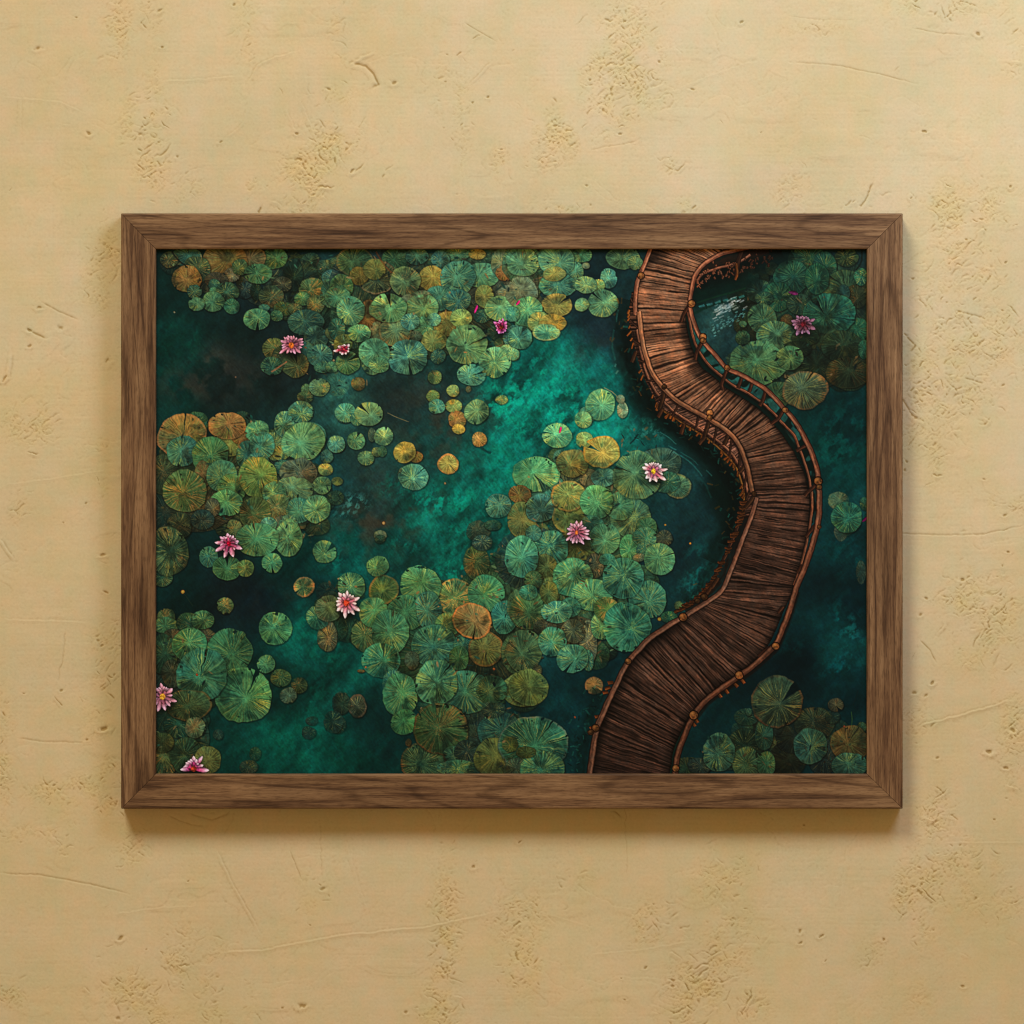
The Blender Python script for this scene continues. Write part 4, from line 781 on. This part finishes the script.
# rough, chipped places: x, y, rx, ry, strength (photograph pixels)
ROUGH = [(118,25,14,30,.7),(152,10,10,22,.5),(146,120,20,38,.85),(152,165,16,28,.8),(190,190,14,20,.5),(335,95,22,10,.5),(330,140,24,22,.9),(310,172,26,24,1.),(300,205,16,12,.9),(340,40,10,50,.4),(245,25,12,40,.4),
         (462,110,10,90,.35),(625,30,26,36,.7),(632,72,28,36,.95),(598,66,20,16,.7),(560,135,26,20,.9),(610,100,24,30,.8),(545,160,16,12,.6),(660,95,18,12,.5),(345,30,18,18,.3),
         (945,6,40,12,.8),(810,28,30,8,.5),(1016,60,12,24,.5),(985,205,34,20,.6),(790,190,16,26,.5),(865,200,14,14,.6),(950,212,26,24,.85),(962,250,26,20,.8),(985,275,20,12,.7),(950,310,36,30,.7),(975,345,50,40,.75),(945,385,40,36,.85),
         (915,395,14,50,.8),(960,400,40,24,.5),(935,450,10,22,.7),(1008,325,18,18,.7),(1008,505,18,10,.8),(975,595,34,20,.8),(1000,610,24,26,.8),(960,602,14,12,.9),(990,645,36,30,.55),(1015,735,14,44,.7),(915,720,14,20,.5),(935,805,16,14,.6),
         (935,820,16,26,.9),(925,880,18,26,.9),(960,860,24,24,.6),(985,865,16,10,.8),(925,915,12,40,.6),(960,895,24,20,.5),(1008,900,16,16,.5),
         (108,255,12,24,.8),(100,270,20,36,.45),(30,425,26,22,.7),(98,300,12,14,.5),(102,485,10,10,.6),(20,510,10,12,.6),(95,450,16,8,.5),(110,650,18,30,.6),(108,670,14,20,.7),(95,720,20,30,.3),(65,790,36,14,.8),(110,790,14,26,.8),(30,835,30,12,.4),(2,755,10,60,.7),(60,835,14,16,.8),
         (8,995,22,12,.7),(140,1000,34,24,.95),(175,965,14,24,.7),(215,985,20,36,.6),(130,845,16,24,.5),(185,940,24,18,.4),(445,940,14,60,.95),(442,1005,16,26,.95),(310,895,18,18,.4),(250,1000,10,20,.4),
         (650,925,16,20,.85),(520,920,26,30,.6),(522,960,20,30,.7),(725,880,26,26,.6),(700,990,26,40,.95),(725,955,22,30,.8),(745,1005,22,14,.9),(680,1015,20,10,.8),(570,880,20,24,.3),(870,955,14,14,.5),(905,895,12,24,.9),(920,1000,14,20,.3),(735,925,20,20,.5),
         (390,170,8,6,.5),(252,185,7,12,.5),(670,165,8,10,.6),(686,205,8,8,.6),(565,207,16,6,.8),(500,160,8,16,.5),(440,80,6,40,.3)]
# scratches and cracks: polyline, width, depth (mm; negative = ridge)
LINES = [([(790,62),(835,65),(880,74),(918,84)],.9,.5),([(912,28),(940,33),(966,35)],.9,.5),([(788,16),(820,20),(860,20)],.7,.3),([(350,62),(366,66),(374,74),(378,84),(370,88)],2.0,1.2),([(350,66),(362,58),(374,52)],1.6,-.8),
         ([(465,23),(480,32),(496,41)],.8,.4),([(248,84),(258,66),(275,58),(300,52)],.9,-.5),([(226,138),(244,124),(250,96)],.8,-.3),([(160,82),(200,80),(240,76)],.7,-.35),([(20,98),(20,132)],.8,-.35),([(0,97),(60,102),(90,116)],.7,-.3),
         ([(0,873),(40,875),(90,884),(130,894)],1.0,.6),([(213,953),(260,951),(330,937),(430,927),(512,909)],1.1,-.6),([(217,852),(230,880),(262,938)],1.1,-.6),([(345,840),(372,928)],.7,-.25),([(890,533),(940,535),(985,534),(1030,524)],.9,.6),([(916,727),(950,718),(985,709),(1015,698)],1.1,-.8),
         ([(18,738),(45,742),(90,742)],1.0,.5),([(0,620),(45,621),(90,623)],.9,-.35),([(42,302),(60,312),(80,320)],1.2,.5),([(26,328),(36,334),(46,338)],1.4,.9),([(66,630),(62,660),(58,680)],.9,.4),([(0,486),(60,478),(110,470)],.7,-.3),([(10,352),(8,376),(2,382)],1.8,-.9),
         ([(920,640),(930,650),(936,662)],1.0,.5),([(940,843),(1000,843),(1024,842)],.6,-.3),([(590,150),(640,140)],.8,.4),([(675,90),(720,72),(760,60)],.7,-.25),([(345,70),(420,48)],.6,-.25),([(470,85),(492,62)],.9,-.5),([(840,905),(848,850),(862,830)],.8,-.25),([(625,800),(627,880)],.7,.3),([(320,815),(322,880)],.7,.3),([(290,850),(302,880)],.9,.4),
         ([(860,208),(868,195),(874,182)],1.4,.8),([(845,206),(852,200)],1.2,.6),([(258,213),(262,207)],1.6,1.0),([(188,813),(200,817),(212,820),(222,817),(230,812)],1.2,.4),([(168,815),(180,821),(192,825),(206,826)],1.,.35),([(0,540),(8,552),(14,560)],1.6,-.8),([(905,335),(915,345),(910,352)],1.4,.8),([(900,395),(912,415),(920,420)],1.3,.8),([(110,915),(160,908),(200,906)],.8,-.3),
         ([(590,955),(640,950),(700,940)],.7,-.3),([(845,400),(850,440)],.5,.2),([(965,378),(985,384)],1.1,.7),([(955,310),(985,318)],1.2,.7),([(300,100),(320,150)],.7,-.3),([(285,108),(296,134)],.8,-.3),([(460,22),(462,200)],.7,.15),([(515,905),(600,930)],.6,-.2)]
# little pits: x, y, radius, depth mm
PITS = [(38,48,4,.8),(77,18,2,.6),(89,133,3,1.),(162,47,2,.9),(161,11,3,.9),(394,82,3,1.),(353,171,3,1.3),(297,134,2,1.3),(488,97,2,1.),(472,102,1.6,.8),(444,81,1.6,.7),(502,150,2,.8),(221,142,2,.8),(235,5,2,.7),(329,89,3,.8),(742,22,2.4,.9),(924,131,3,1.4),(978,33,3,1.2),(590,80,1.5,.8),(620,134,2,1.2),
        (692,89,2.2,1.),(762,133,1.2,.6),(586,185,2,.8),(660,62,2,.8),(912,198,2,1.),(1010,186,2,1.),(967,240,2,.9),(1005,262,2,.9),(912,278,2,.9),(40,308,3,1.),(29,330,3,1.),(60,327,4,.8),(30,346,2.6,.9),(5,378,4,1.3),(108,361,4,.6),(103,555,3.2,1.1),(106,592,2.4,.8),(64,523,1.4,.6),(86,503,2,.7),(61,690,2.2,.8),(23,693,2,.6),(103,728,5,1.6),(87,740,2,.9),
        (103,646,2.4,1.),(98,640,1.6,.8),(54,785,2,.8),(121,938,4,1.4),(302,1005,4,1.3),(322,888,3,.9),(406,1012,2.2,.8),(283,1008,2,.7),(188,881,1.4,.7),(310,925,1.4,.5),(147,950,1.3,.5),(474,867,2.6,.9),(962,579,3,1.2),(1008,552,2.2,1.2),(1003,566,1.2,.6),(926,598,2.4,.9),(920,614,2.4,.7),(933,683,2.8,1.4),(915,693,3,.7),(926,695,3,.7),(990,752,3.4,1.6),(1013,730,3.2,1.3),(1006,768,3,1.3),(938,758,2.4,.8),
        (1017,708,2,.8),(800,931,2.6,1.),(821,935,3,1.2),(800,942,2.6,1.1),(826,961,2,.8),(883,939,2,1.),(964,987,2.4,1.),(673,980,2.6,1.2),(673,986,2,1.),(646,968,2.4,.9),(621,978,1.2,.7),(804,825,1.2,.6),(520,842,2,1.1),(976,898,3,.7),(995,820,1.6,.7),(625,1000,2,.8),(118,1018,3,.8),(1003,385,2.4,.8),(1002,310,2,.6),(1005,515,3,1.),(905,470,2,.7),(985,480,1.6,.6)]

def wall():
    # fine in the middle, coarser towards the far edges of the wall
    core = np.arange(-532., 532.01, .8)
    out = 532 + np.cumsum(np.concatenate([np.full(60, 1.6), np.full(90, 5.), np.geomspace(6, 160, 30)]))
    ax = np.concatenate([-out[::-1], core, out])
    X, Y = np.meshgrid(ax + 512, ax + 512); X = X.astype(np.float32); Y = Y.astype(np.float32)
    rough = np.zeros_like(X)
    for (x, y, rx, ry, s) in ROUGH:
        j = (np.abs(ax + 512 - y) < ry * 3); i = (np.abs(ax + 512 - x) < rx * 3); sl = np.ix_(j, i)
        e = s * np.exp(-((X[sl] - x) / rx) ** 2 * .8 - ((Y[sl] - y) / ry) ** 2 * .8)
        rough[sl] = np.maximum(rough[sl], e)
    far = sstep(560, 640, np.maximum(np.abs(X - 512), np.abs(Y - 512)))
    brk = fbm(X / 16, Y / 16, 3, 202)
    rough = rough * sstep(.28, .62, brk)
    # scaly trowel flakes: steep-sided little ridges
    u = X * .9 - Y * .42; v = X * .42 + Y * .9
    wx = 5 * (fbm(X / 9, Y / 9, 3, 203) - .5) * 2; wy = 4 * (fbm(X / 9, Y / 9, 3, 204) - .5) * 2
    n1 = fbm((u + wx) / 9.5, (v + wy) / 4.6, 3, 205)
    rid = 1 - np.abs(2 * n1 - 1) * 3.2; rid = np.clip(rid, 0, 1)
    n2 = fbm((X + wx) / 3.4, (Y + wy) / 2.6, 2, 206)
    saw = (n1 * 4.2) % 1.0; saw = np.where(saw < .8, saw / .8, (1 - saw) / .2)
    H = rough * (.66 * (saw - .5) + .30 * (rid - .4) + .30 * (n2 - .5))
    # broad unevenness and faint horizontal trowel lines everywhere
    H = H + 2.4 * (fbm(X / 170, Y / 150, 3, 207) - .5) + .50 * (fbm(X / 38, Y / 26, 3, 208) - .5)
    H = H + .07 * (vn(X / 46, Y / 1.7, 209) - .5) * sstep(.4, .6, vn(X / 90, Y / 50, 214)) + .02 * (vn(X / 2.2, Y / 60, 213) - .5) + .10 * (fbm(X / 2.0, Y / 2.0, 2, 210) - .5) + .16 * sstep(.45, .7, fbm(X / 50, Y / 70, 3, 217)) * (fbm((u + wx) / 5, (v + wy) / 3, 3, 218) - .5)
    # trowel edges: a thin film of plaster that ends in a soft step
    st = fbm(X / 60, Y / 34, 3, 211); sm_ = sstep(.55, .7, vn(X / 55, Y / 40, 215)); H = H + sm_ * (.14 * sstep(.50, .52, st) + .12 * sstep(.60, .62, st))
    jit = 1.2 * (fbm(X / 7, Y / 7, 2, 212) - .5) * 2
    jit2 = 1.2 * (fbm(X / 6, Y / 6, 2, 216) - .5) * 2
    for pts, w, d in LINES:
        xs = [p[0] for p in pts]; ys = [p[1] for p in pts]
        j = (ax + 512 > min(ys) - 8) & (ax + 512 < max(ys) + 8); i = (ax + 512 > min(xs) - 8) & (ax + 512 < max(xs) + 8); sl = np.ix_(j, i)
        dd, sd, t = seg_d(X[sl] + jit[sl], Y[sl] + jit[sl] * .7, pts)
        g = np.exp(-(dd / (w * .85)) ** 2) * (sstep(0, .12, t) * sstep(1, .8, t) * .8 + .2)
        H[sl] -= d * .62 * g
        H[sl] += abs(d) * .22 * np.exp(-((dd * sd - 2.0 * w) / (w * 1.3)) ** 2) * np.clip(g + .5, 0, 1) * (dd < 6)
    # short chips and hairline nicks, thick in the rough places, a few elsewhere
    rg = np.random.RandomState(77)
    spots = []
    for (x, y, rx, ry, s) in ROUGH:
        for k in range(int(rx * ry * s / 14) + 2):
            spots.append((x + rg.randn() * rx * .62, y + rg.randn() * ry * .62, s))
    for k in range(130): spots.append((rg.uniform(-20, 1044), rg.uniform(-20, 1044), .35))
    for (x, y, s) in spots:
        L = 1.6 + 8.5 * rg.rand() ** 1.7 * (.6 + .5 * s); an = rg.choice([-.45, -.5, .5, -.8, .15, 1.1]) + rg.randn() * .25; w_ = rg.uniform(.45, 1.1); d = rg.uniform(.07, .36) * (2.2 if rg.rand() < .14 else 1) * (.5 + .6 * s) * (1 if rg.rand() < .7 else -.7)
        j = np.abs(ax + 512 - y) < L + 6; i = np.abs(ax + 512 - x) < L + 6; sl = np.ix_(j, i)
        if not j.any() or not i.any(): continue
        c, q = math.cos(an), math.sin(an)
        xx = X[sl] - x + jit[sl] * 1.6; yy = Y[sl] - y + jit2[sl] * 1.6
        u_ = (xx * c + yy * q); v_ = (-xx * q + yy * c) + (rg.uniform(-.06, .06)) * u_ ** 2
        tp = np.clip(1 - (u_ / L) ** 2, 0, 1)
        H[sl] -= d * tp * np.exp(-(v_ / w_) ** 2)
        H[sl] += .55 * abs(d) * tp * np.exp(-((v_ - 2.1 * w_) / (1.7 * w_)) ** 2)
    H = H * (1 - far) + far * (2.4 * (fbm(X / 170, Y / 150, 2, 207) - .5) + .5 * (fbm(X / 42, Y / 36, 1, 208) - .5))     # calmer, coarser mesh away from the picture
    for (x, y, r, d) in PITS:
        j = np.abs(ax + 512 - y) < r * 4; i = np.abs(ax + 512 - x) < r * 4; sl = np.ix_(j, i)
        a_ = rg.uniform(-.9, .3); c, k_ = math.cos(a_), math.sin(a_); xx = X[sl] - x + jit[sl] * 1.5; yy = Y[sl] - y + jit[sl] * 1.1; el = rg.uniform(.45, .8)
        q = np.hypot((xx * c + yy * k_) / (r * 1.05), (-xx * k_ + yy * c) / (r * el)) * (1 + .5 * (vn(X[sl] / 2, Y[sl] / 2, 230) - .5))
        H[sl] += -d * .9 * np.exp(-(q / .7) ** 2) + .3 * d * np.exp(-((q - 1.5) / .5) ** 2) * sstep(-.5, 1, yy / r)
    # stain of the plaster itself: creams, pinkish and greenish patches, chipped places yellower
    a = fbm(X / 110, Y / 130, 4, 221)[..., None]; b = fbm(X / 60, Y / 70, 4, 222)[..., None]; c = fbm(X / 24, Y / 30, 3, 223)[..., None]
    base = np.array([WALL_RGB], np.float32)
    col = base * (1 + .12 * (a - .5) + .06 * (c - .5))
    col = col * (1 + (b - .5) * np.array([.02, -.02, -.18], np.float32) + (c - .5) * np.array([.05, -.03, .06], np.float32) + (fbm(X / 9, Y / 10, 3, 227)[..., None] - .5) * np.array([.11, -.03, -.08], np.float32) + (a - .5) * np.array([.0, .02, .12], np.float32))
    col = col * (1 + .03 * (vn(X / 70, Y / 1.6, 224) - .5) + .015 * (vn(X / 3, Y / 90, 226) - .5))[..., None]
    rr = np.clip(rough, 0, 1)[..., None] * (.3 + .9 * fbm(X / 8, Y / 8, 2, 225))[..., None]
    col = col * (1 - rr * np.array([-.04, .0, .16], np.float32))
    # the grime that sits in the deeper nicks
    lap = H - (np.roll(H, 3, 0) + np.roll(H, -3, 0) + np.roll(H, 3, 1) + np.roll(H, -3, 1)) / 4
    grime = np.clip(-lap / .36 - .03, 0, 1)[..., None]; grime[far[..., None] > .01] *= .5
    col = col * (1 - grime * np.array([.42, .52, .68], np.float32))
    m, nt, bs = node_mat('cream_plaster')
    at_ = N(nt, 'ShaderNodeVertexColor', layer_name='pigment')
    tc = N(nt, 'ShaderNodeTexCoord')
    nz = N(nt, 'ShaderNodeTexNoise', Scale=420., Detail=3.); nt.links.new(tc.outputs['Object'], nz.inputs['Vector'])
    rp = ramp(nt, nz.outputs['Fac'], [(.3, (.93, .93, .92)), (.7, (1., 1., 1.))])
    mx = N(nt, 'ShaderNodeMix', data_type='RGBA', blend_type='MULTIPLY'); mx.inputs[0].default_value = 1
    nt.links.new(at_.outputs['Color'], mx.inputs[6]); nt.links.new(rp.outputs['Color'], mx.inputs[7])
    nt.links.new(mx.outputs[2], bs.inputs['Base Color'])
    bs.inputs['Roughness'].default_value = .88; bs.inputs['Specular IOR Level'].default_value = .25
    bp = N(nt, 'ShaderNodeBump', Strength=.12, Distance=.0006); nt.links.new(nz.outputs['Fac'], bp.inputs['Height']); nt.links.new(bp.outputs[0], bs.inputs['Normal'])
    o = grid_mesh('wall', (X - 512) / 1000., -H / 1000., (512 - Y) / 1000., m, np.clip(col, 0, 1))
    o['kind'] = 'structure'
    o['label'] = 'cream plaster wall with chipped patches, pits and scratches behind the framed picture'
    return o

# ------------------------------------------------------------------- framed picture
FRONT = .027          # front of the frame above the wall, metres
BACK = .003
PRINT = .0215         # picture surface
root = bpy.data.objects.new('framed_picture', None); COL.objects.link(root)
root.empty_display_size = .1
root['label'] = 'wide picture of a lily pond and winding boardwalk in a brown wooden frame'
root['category'] = 'picture'

def wood_material():
    m, nt, bs = node_mat('walnut_frame_wood')
    uv = N(nt, 'ShaderNodeUVMap', uv_map='grain')
    info = N(nt, 'ShaderNodeObjectInfo')
    off = N(nt, 'ShaderNodeVectorMath', operation='ADD')
    mul = N(nt, 'ShaderNodeVectorMath', operation='SCALE'); mul.inputs[0].default_value = (3.1, 1.7, 0)
    nt.links.new(info.outputs['Object Index'], mul.inputs['Scale'])
    nt.links.new(uv.outputs[0], off.inputs[0]); nt.links.new(mul.outputs[0], off.inputs[1])
    def noise(sx, sy, det, rough=.6, dist=0.):
        mp = N(nt, 'ShaderNodeMapping'); mp.inputs['Scale'].default_value = (sx, sy, 1)
        nt.links.new(off.outputs[0], mp.inputs[0])
        n = N(nt, 'ShaderNodeTexNoise', Scale=1., Detail=det, Roughness=rough, Distortion=dist)
        nt.links.new(mp.outputs[0], n.inputs['Vector']); return n
    def math_(op, a, b=None):
        n = N(nt, 'ShaderNodeMath', operation=op)
        for i, q in enumerate((a, b)):
            if q is None: continue
            if isinstance(q, (int, float)): n.inputs[i].default_value = q
            else: nt.links.new(q, n.inputs[i])
        return n.outputs[0]
    broad = noise(5, 46, 3, .55, .35)           # growth bands
    bands = noise(8, 210, 4, .62, .45)
    fine = noise(30, 620, 3, .65)
    fleck = noise(95, 900, 2, .6)
    tone = noise(4.5, 22, 2)
    v = math_('ADD', math_('MULTIPLY', broad.outputs['Fac'], .42), math_('MULTIPLY', bands.outputs['Fac'], .58))
    v = math_('ADD', v, math_('MULTIPLY', math_('SUBTRACT', fine.outputs['Fac'], .5), .34))
    base = ramp(nt, v, [(.30, WOOD[0]), (.42, WOOD[1]), (.52, WOOD[2]), (.66, WOOD[3])])
    # the dark lines where one growth ring ends and the next begins
    ring = noise(1.5, 15, 1.5, .5, .25)
    fr = math_('ABSOLUTE', math_('SUBTRACT', math_('FRACT', math_('MULTIPLY', ring.outputs['Fac'], 15.)), .5))
    rl = ramp(nt, math_('ADD', fr, math_('MULTIPLY', math_('SUBTRACT', bands.outputs['Fac'], .5), .30)), [(.0, (.34, .28, .24)), (.045, (.52, .45, .40)), (.12, (1, 1, 1)), (.5, (1.08, 1.07, 1.05))])
    mr = N(nt, 'ShaderNodeMix', data_type='RGBA', blend_type='MULTIPLY'); mr.inputs[0].default_value = .6
    nt.links.new(base.outputs[0], mr.inputs[6]); nt.links.new(rl.outputs[0], mr.inputs[7])
    fl = ramp(nt, fleck.outputs['Fac'], [(.36, (.55, .52, .5)), (.50, (1, 1, 1))])
    mx = N(nt, 'ShaderNodeMix', data_type='RGBA', blend_type='MULTIPLY'); mx.inputs[0].default_value = .75
    nt.links.new(mr.outputs[2], mx.inputs[6]); nt.links.new(fl.outputs[0], mx.inputs[7])
    tn = ramp(nt, tone.outputs['Fac'], [(.3, (.84, .83, .82)), (.7, (1.1, 1.1, 1.1))])
    m2 = N(nt, 'ShaderNodeMix', data_type='RGBA', blend_type='MULTIPLY'); m2.inputs[0].default_value = 1.
    nt.links.new(mx.outputs[2], m2.inputs[6]); nt.links.new(tn.outputs[0], m2.inputs[7])
    nt.links.new(m2.outputs[2], bs.inputs['Base Color'])
    bs.inputs['Roughness'].default_value = .62; bs.inputs['Specular IOR Level'].default_value = .3
    bp = N(nt, 'ShaderNodeBump', Strength=.35, Distance=.0008); nt.links.new(v, bp.inputs['Height']); nt.links.new(bp.outputs[0], bs.inputs['Normal'])
    return m

def rail(side, mat, idx):
    """one mitred length of moulding: outer corner -> inner corner, bevelled arrises"""
    ox0, oz0 = at(121.0, 213.3, FRONT); ox1, oz1 = at(902.8, 808.8, FRONT)
    ix0, iz0 = at(155.9, 249.0, FRONT); ix1, iz1 = at(866.9, 773.8, FRONT)
    O = [(ox0, oz0), (ox1, oz0), (ox1, oz1), (ox0, oz1)]; I = [(ix0, iz0), (ix1, iz0), (ix1, iz1), (ix0, iz1)]
    a, b = side, (side + 1) % 4
    # profile across the moulding: fraction outer->inner and height above the wall
    w = .0356
    prof = [(0, BACK), (0, FRONT - .0016), (.012, FRONT - .0005), (.04, FRONT), (.5, FRONT + .0002), (.955, FRONT), (.985, FRONT - .0005), (1, FRONT - .0018), (1, PRINT + .0006), (.94, PRINT + .0006), (.94, BACK)]
    bm = bmesh.new(); uvl = bm.loops.layers.uv.new('grain')
    nseg = 60
    gap = .00022
    dirx, dirz = O[b][0] - O[a][0], O[b][1] - O[a][1]; L = math.hypot(dirx, dirz); dirx /= L; dirz /= L
    rows = []
    for k in range(nseg + 1):
        t = k / nseg; row = []
        for f, h in prof:
            pa = (O[a][0] + (I[a][0] - O[a][0]) * f + dirx * gap, O[a][1] + (I[a][1] - O[a][1]) * f + dirz * gap)
            pb = (O[b][0] + (I[b][0] - O[b][0]) * f - dirx * gap, O[b][1] + (I[b][1] - O[b][1]) * f - dirz * gap)
            x = pa[0] + (pb[0] - pa[0]) * t; z = pa[1] + (pb[1] - pa[1]) * t
            row.append(bm.verts.new((x, -h, z)))
        rows.append(row)
    n = len(prof)
    def uv_of(v, f, h):
        s = (v.co.x - O[a][0]) * dirx + (v.co.z - O[a][1]) * dirz
        return (s, f * w + (h - FRONT) * (1 if f > .5 else -1) * -1.0)
    for k in range(nseg):
        for j in range(n):
            j2 = (j + 1) % n
            vs = [rows[k][j], rows[k][j2], rows[k + 1][j2], rows[k + 1][j]]
            fc = bm.faces.new(vs)
            for lp, jj in zip(fc.loops, (j, j2, j2, j)):
                lp[uvl].uv = uv_of(lp.vert, *prof[jj])
    for row in (rows[0], rows[-1]):
        fc = bm.faces.new(row)
        for lp, pr in zip(fc.loops, prof): lp[uvl].uv = uv_of(lp.vert, *pr)
    bmesh.ops.recalc_face_normals(bm, faces=bm.faces)
    me = bpy.data.meshes.new('frame_rail'); bm.to_mesh(me); bm.free()
    me.materials.append(mat)
    o = bpy.data.objects.new('frame_rail', me); COL.objects.link(o); o.parent = root
    o.pass_index = idx
    return o

def picture():
    im = paint_picture()                                        # display colours
    pig = lin(im) * PRINT_GAIN
    X0, Z0 = at(PX0, PY0, PRINT); X1, Z1 = at(PX1, PY1, PRINT)
    X, Z = np.meshgrid(np.linspace(X0, X1, PW), np.linspace(Z0, Z1, PH))
    m, nt, bs = node_mat('printed_paper')
    a = N(nt, 'ShaderNodeVertexColor', layer_name='pigment')
    nt.links.new(a.outputs['Color'], bs.inputs['Base Color'])
    bs.inputs['Roughness'].default_value = .6; bs.inputs['Specular IOR Level'].default_value = .08
    tc = N(nt, 'ShaderNodeTexCoord'); nz = N(nt, 'ShaderNodeTexNoise', Scale=900., Detail=2.)
    nt.links.new(tc.outputs['Object'], nz.inputs['Vector'])
    bp = N(nt, 'ShaderNodeBump', Strength=.05, Distance=.0003); nt.links.new(nz.outputs['Fac'], bp.inputs['Height']); nt.links.new(bp.outputs[0], bs.inputs['Normal'])
    o = grid_mesh('printed_picture', X, np.full_like(X, -PRINT), Z, m, pig, smooth=False)
    o.parent = root
    o['label'] = 'print of green lily pads, pink water lilies and a curved wooden boardwalk'
    return o

WALL_RGB = (.626, .572, .412)
WOOD = [(.038, .0190, .0105), (.098, .052, .029), (.176, .105, .059), (.272, .176, .104)]
PRINT_GAIN = 1 / np.array([1.05, .93, .71], np.float32)

wall()
wm = wood_material()
for i in range(4): rail(i, wm, i + 1)
picture()

# ------------------------------------------------------------------- light
def area(name, loc, target, size, power, colour):
    l = bpy.data.lights.new(name, 'AREA'); l.shape = 'DISK'; l.size = size; l.energy = power; l.color = colour
    o = bpy.data.objects.new(name, l); COL.objects.link(o); o.location = loc
    import mathutils
    d = mathutils.Vector(target) - mathutils.Vector(loc); o.rotation_euler = d.to_track_quat('-Z', 'Y').to_euler()
    return o
area('key_lamp', (-1.75, -3.9, 4.7), (0, 0, 0), 2.0, 236, (1., .885, .62))
area('cool_fill_lamp', (.75, -1.1, 1.15), (.05, 0, .1), .8, 11.2, (.95, 1.06, 1.18))  # unseen cool fill lamp, added to pale the wall towards the upper right
w = bpy.data.worlds.new('World'); scene.world = w; w.use_nodes = True
bg = w.node_tree.nodes['Background']; bg.inputs[0].default_value = (1., .57, .20, 1); bg.inputs[1].default_value = .41

# ------------------------------------------------------------------- camera
cam = bpy.data.cameras.new('camera'); co = bpy.data.objects.new('camera', cam); COL.objects.link(co)
co.location = (0, -D, 0); co.rotation_euler = (R(90), 0, 0)
cam.sensor_width = 36; cam.lens = 36 * D / 1.024; cam.clip_end = 100; cam.clip_start = .1
scene.camera = co
scene.cycles.pixel_filter_type = 'BLACKMAN_HARRIS'; scene.cycles.filter_width = 1.15
scene.view_settings.view_transform = 'Standard'; scene.view_settings.look = 'None'
scene.view_settings.exposure = 0; scene.view_settings.gamma = 1
scene.view_settings.use_curve_mapping = False
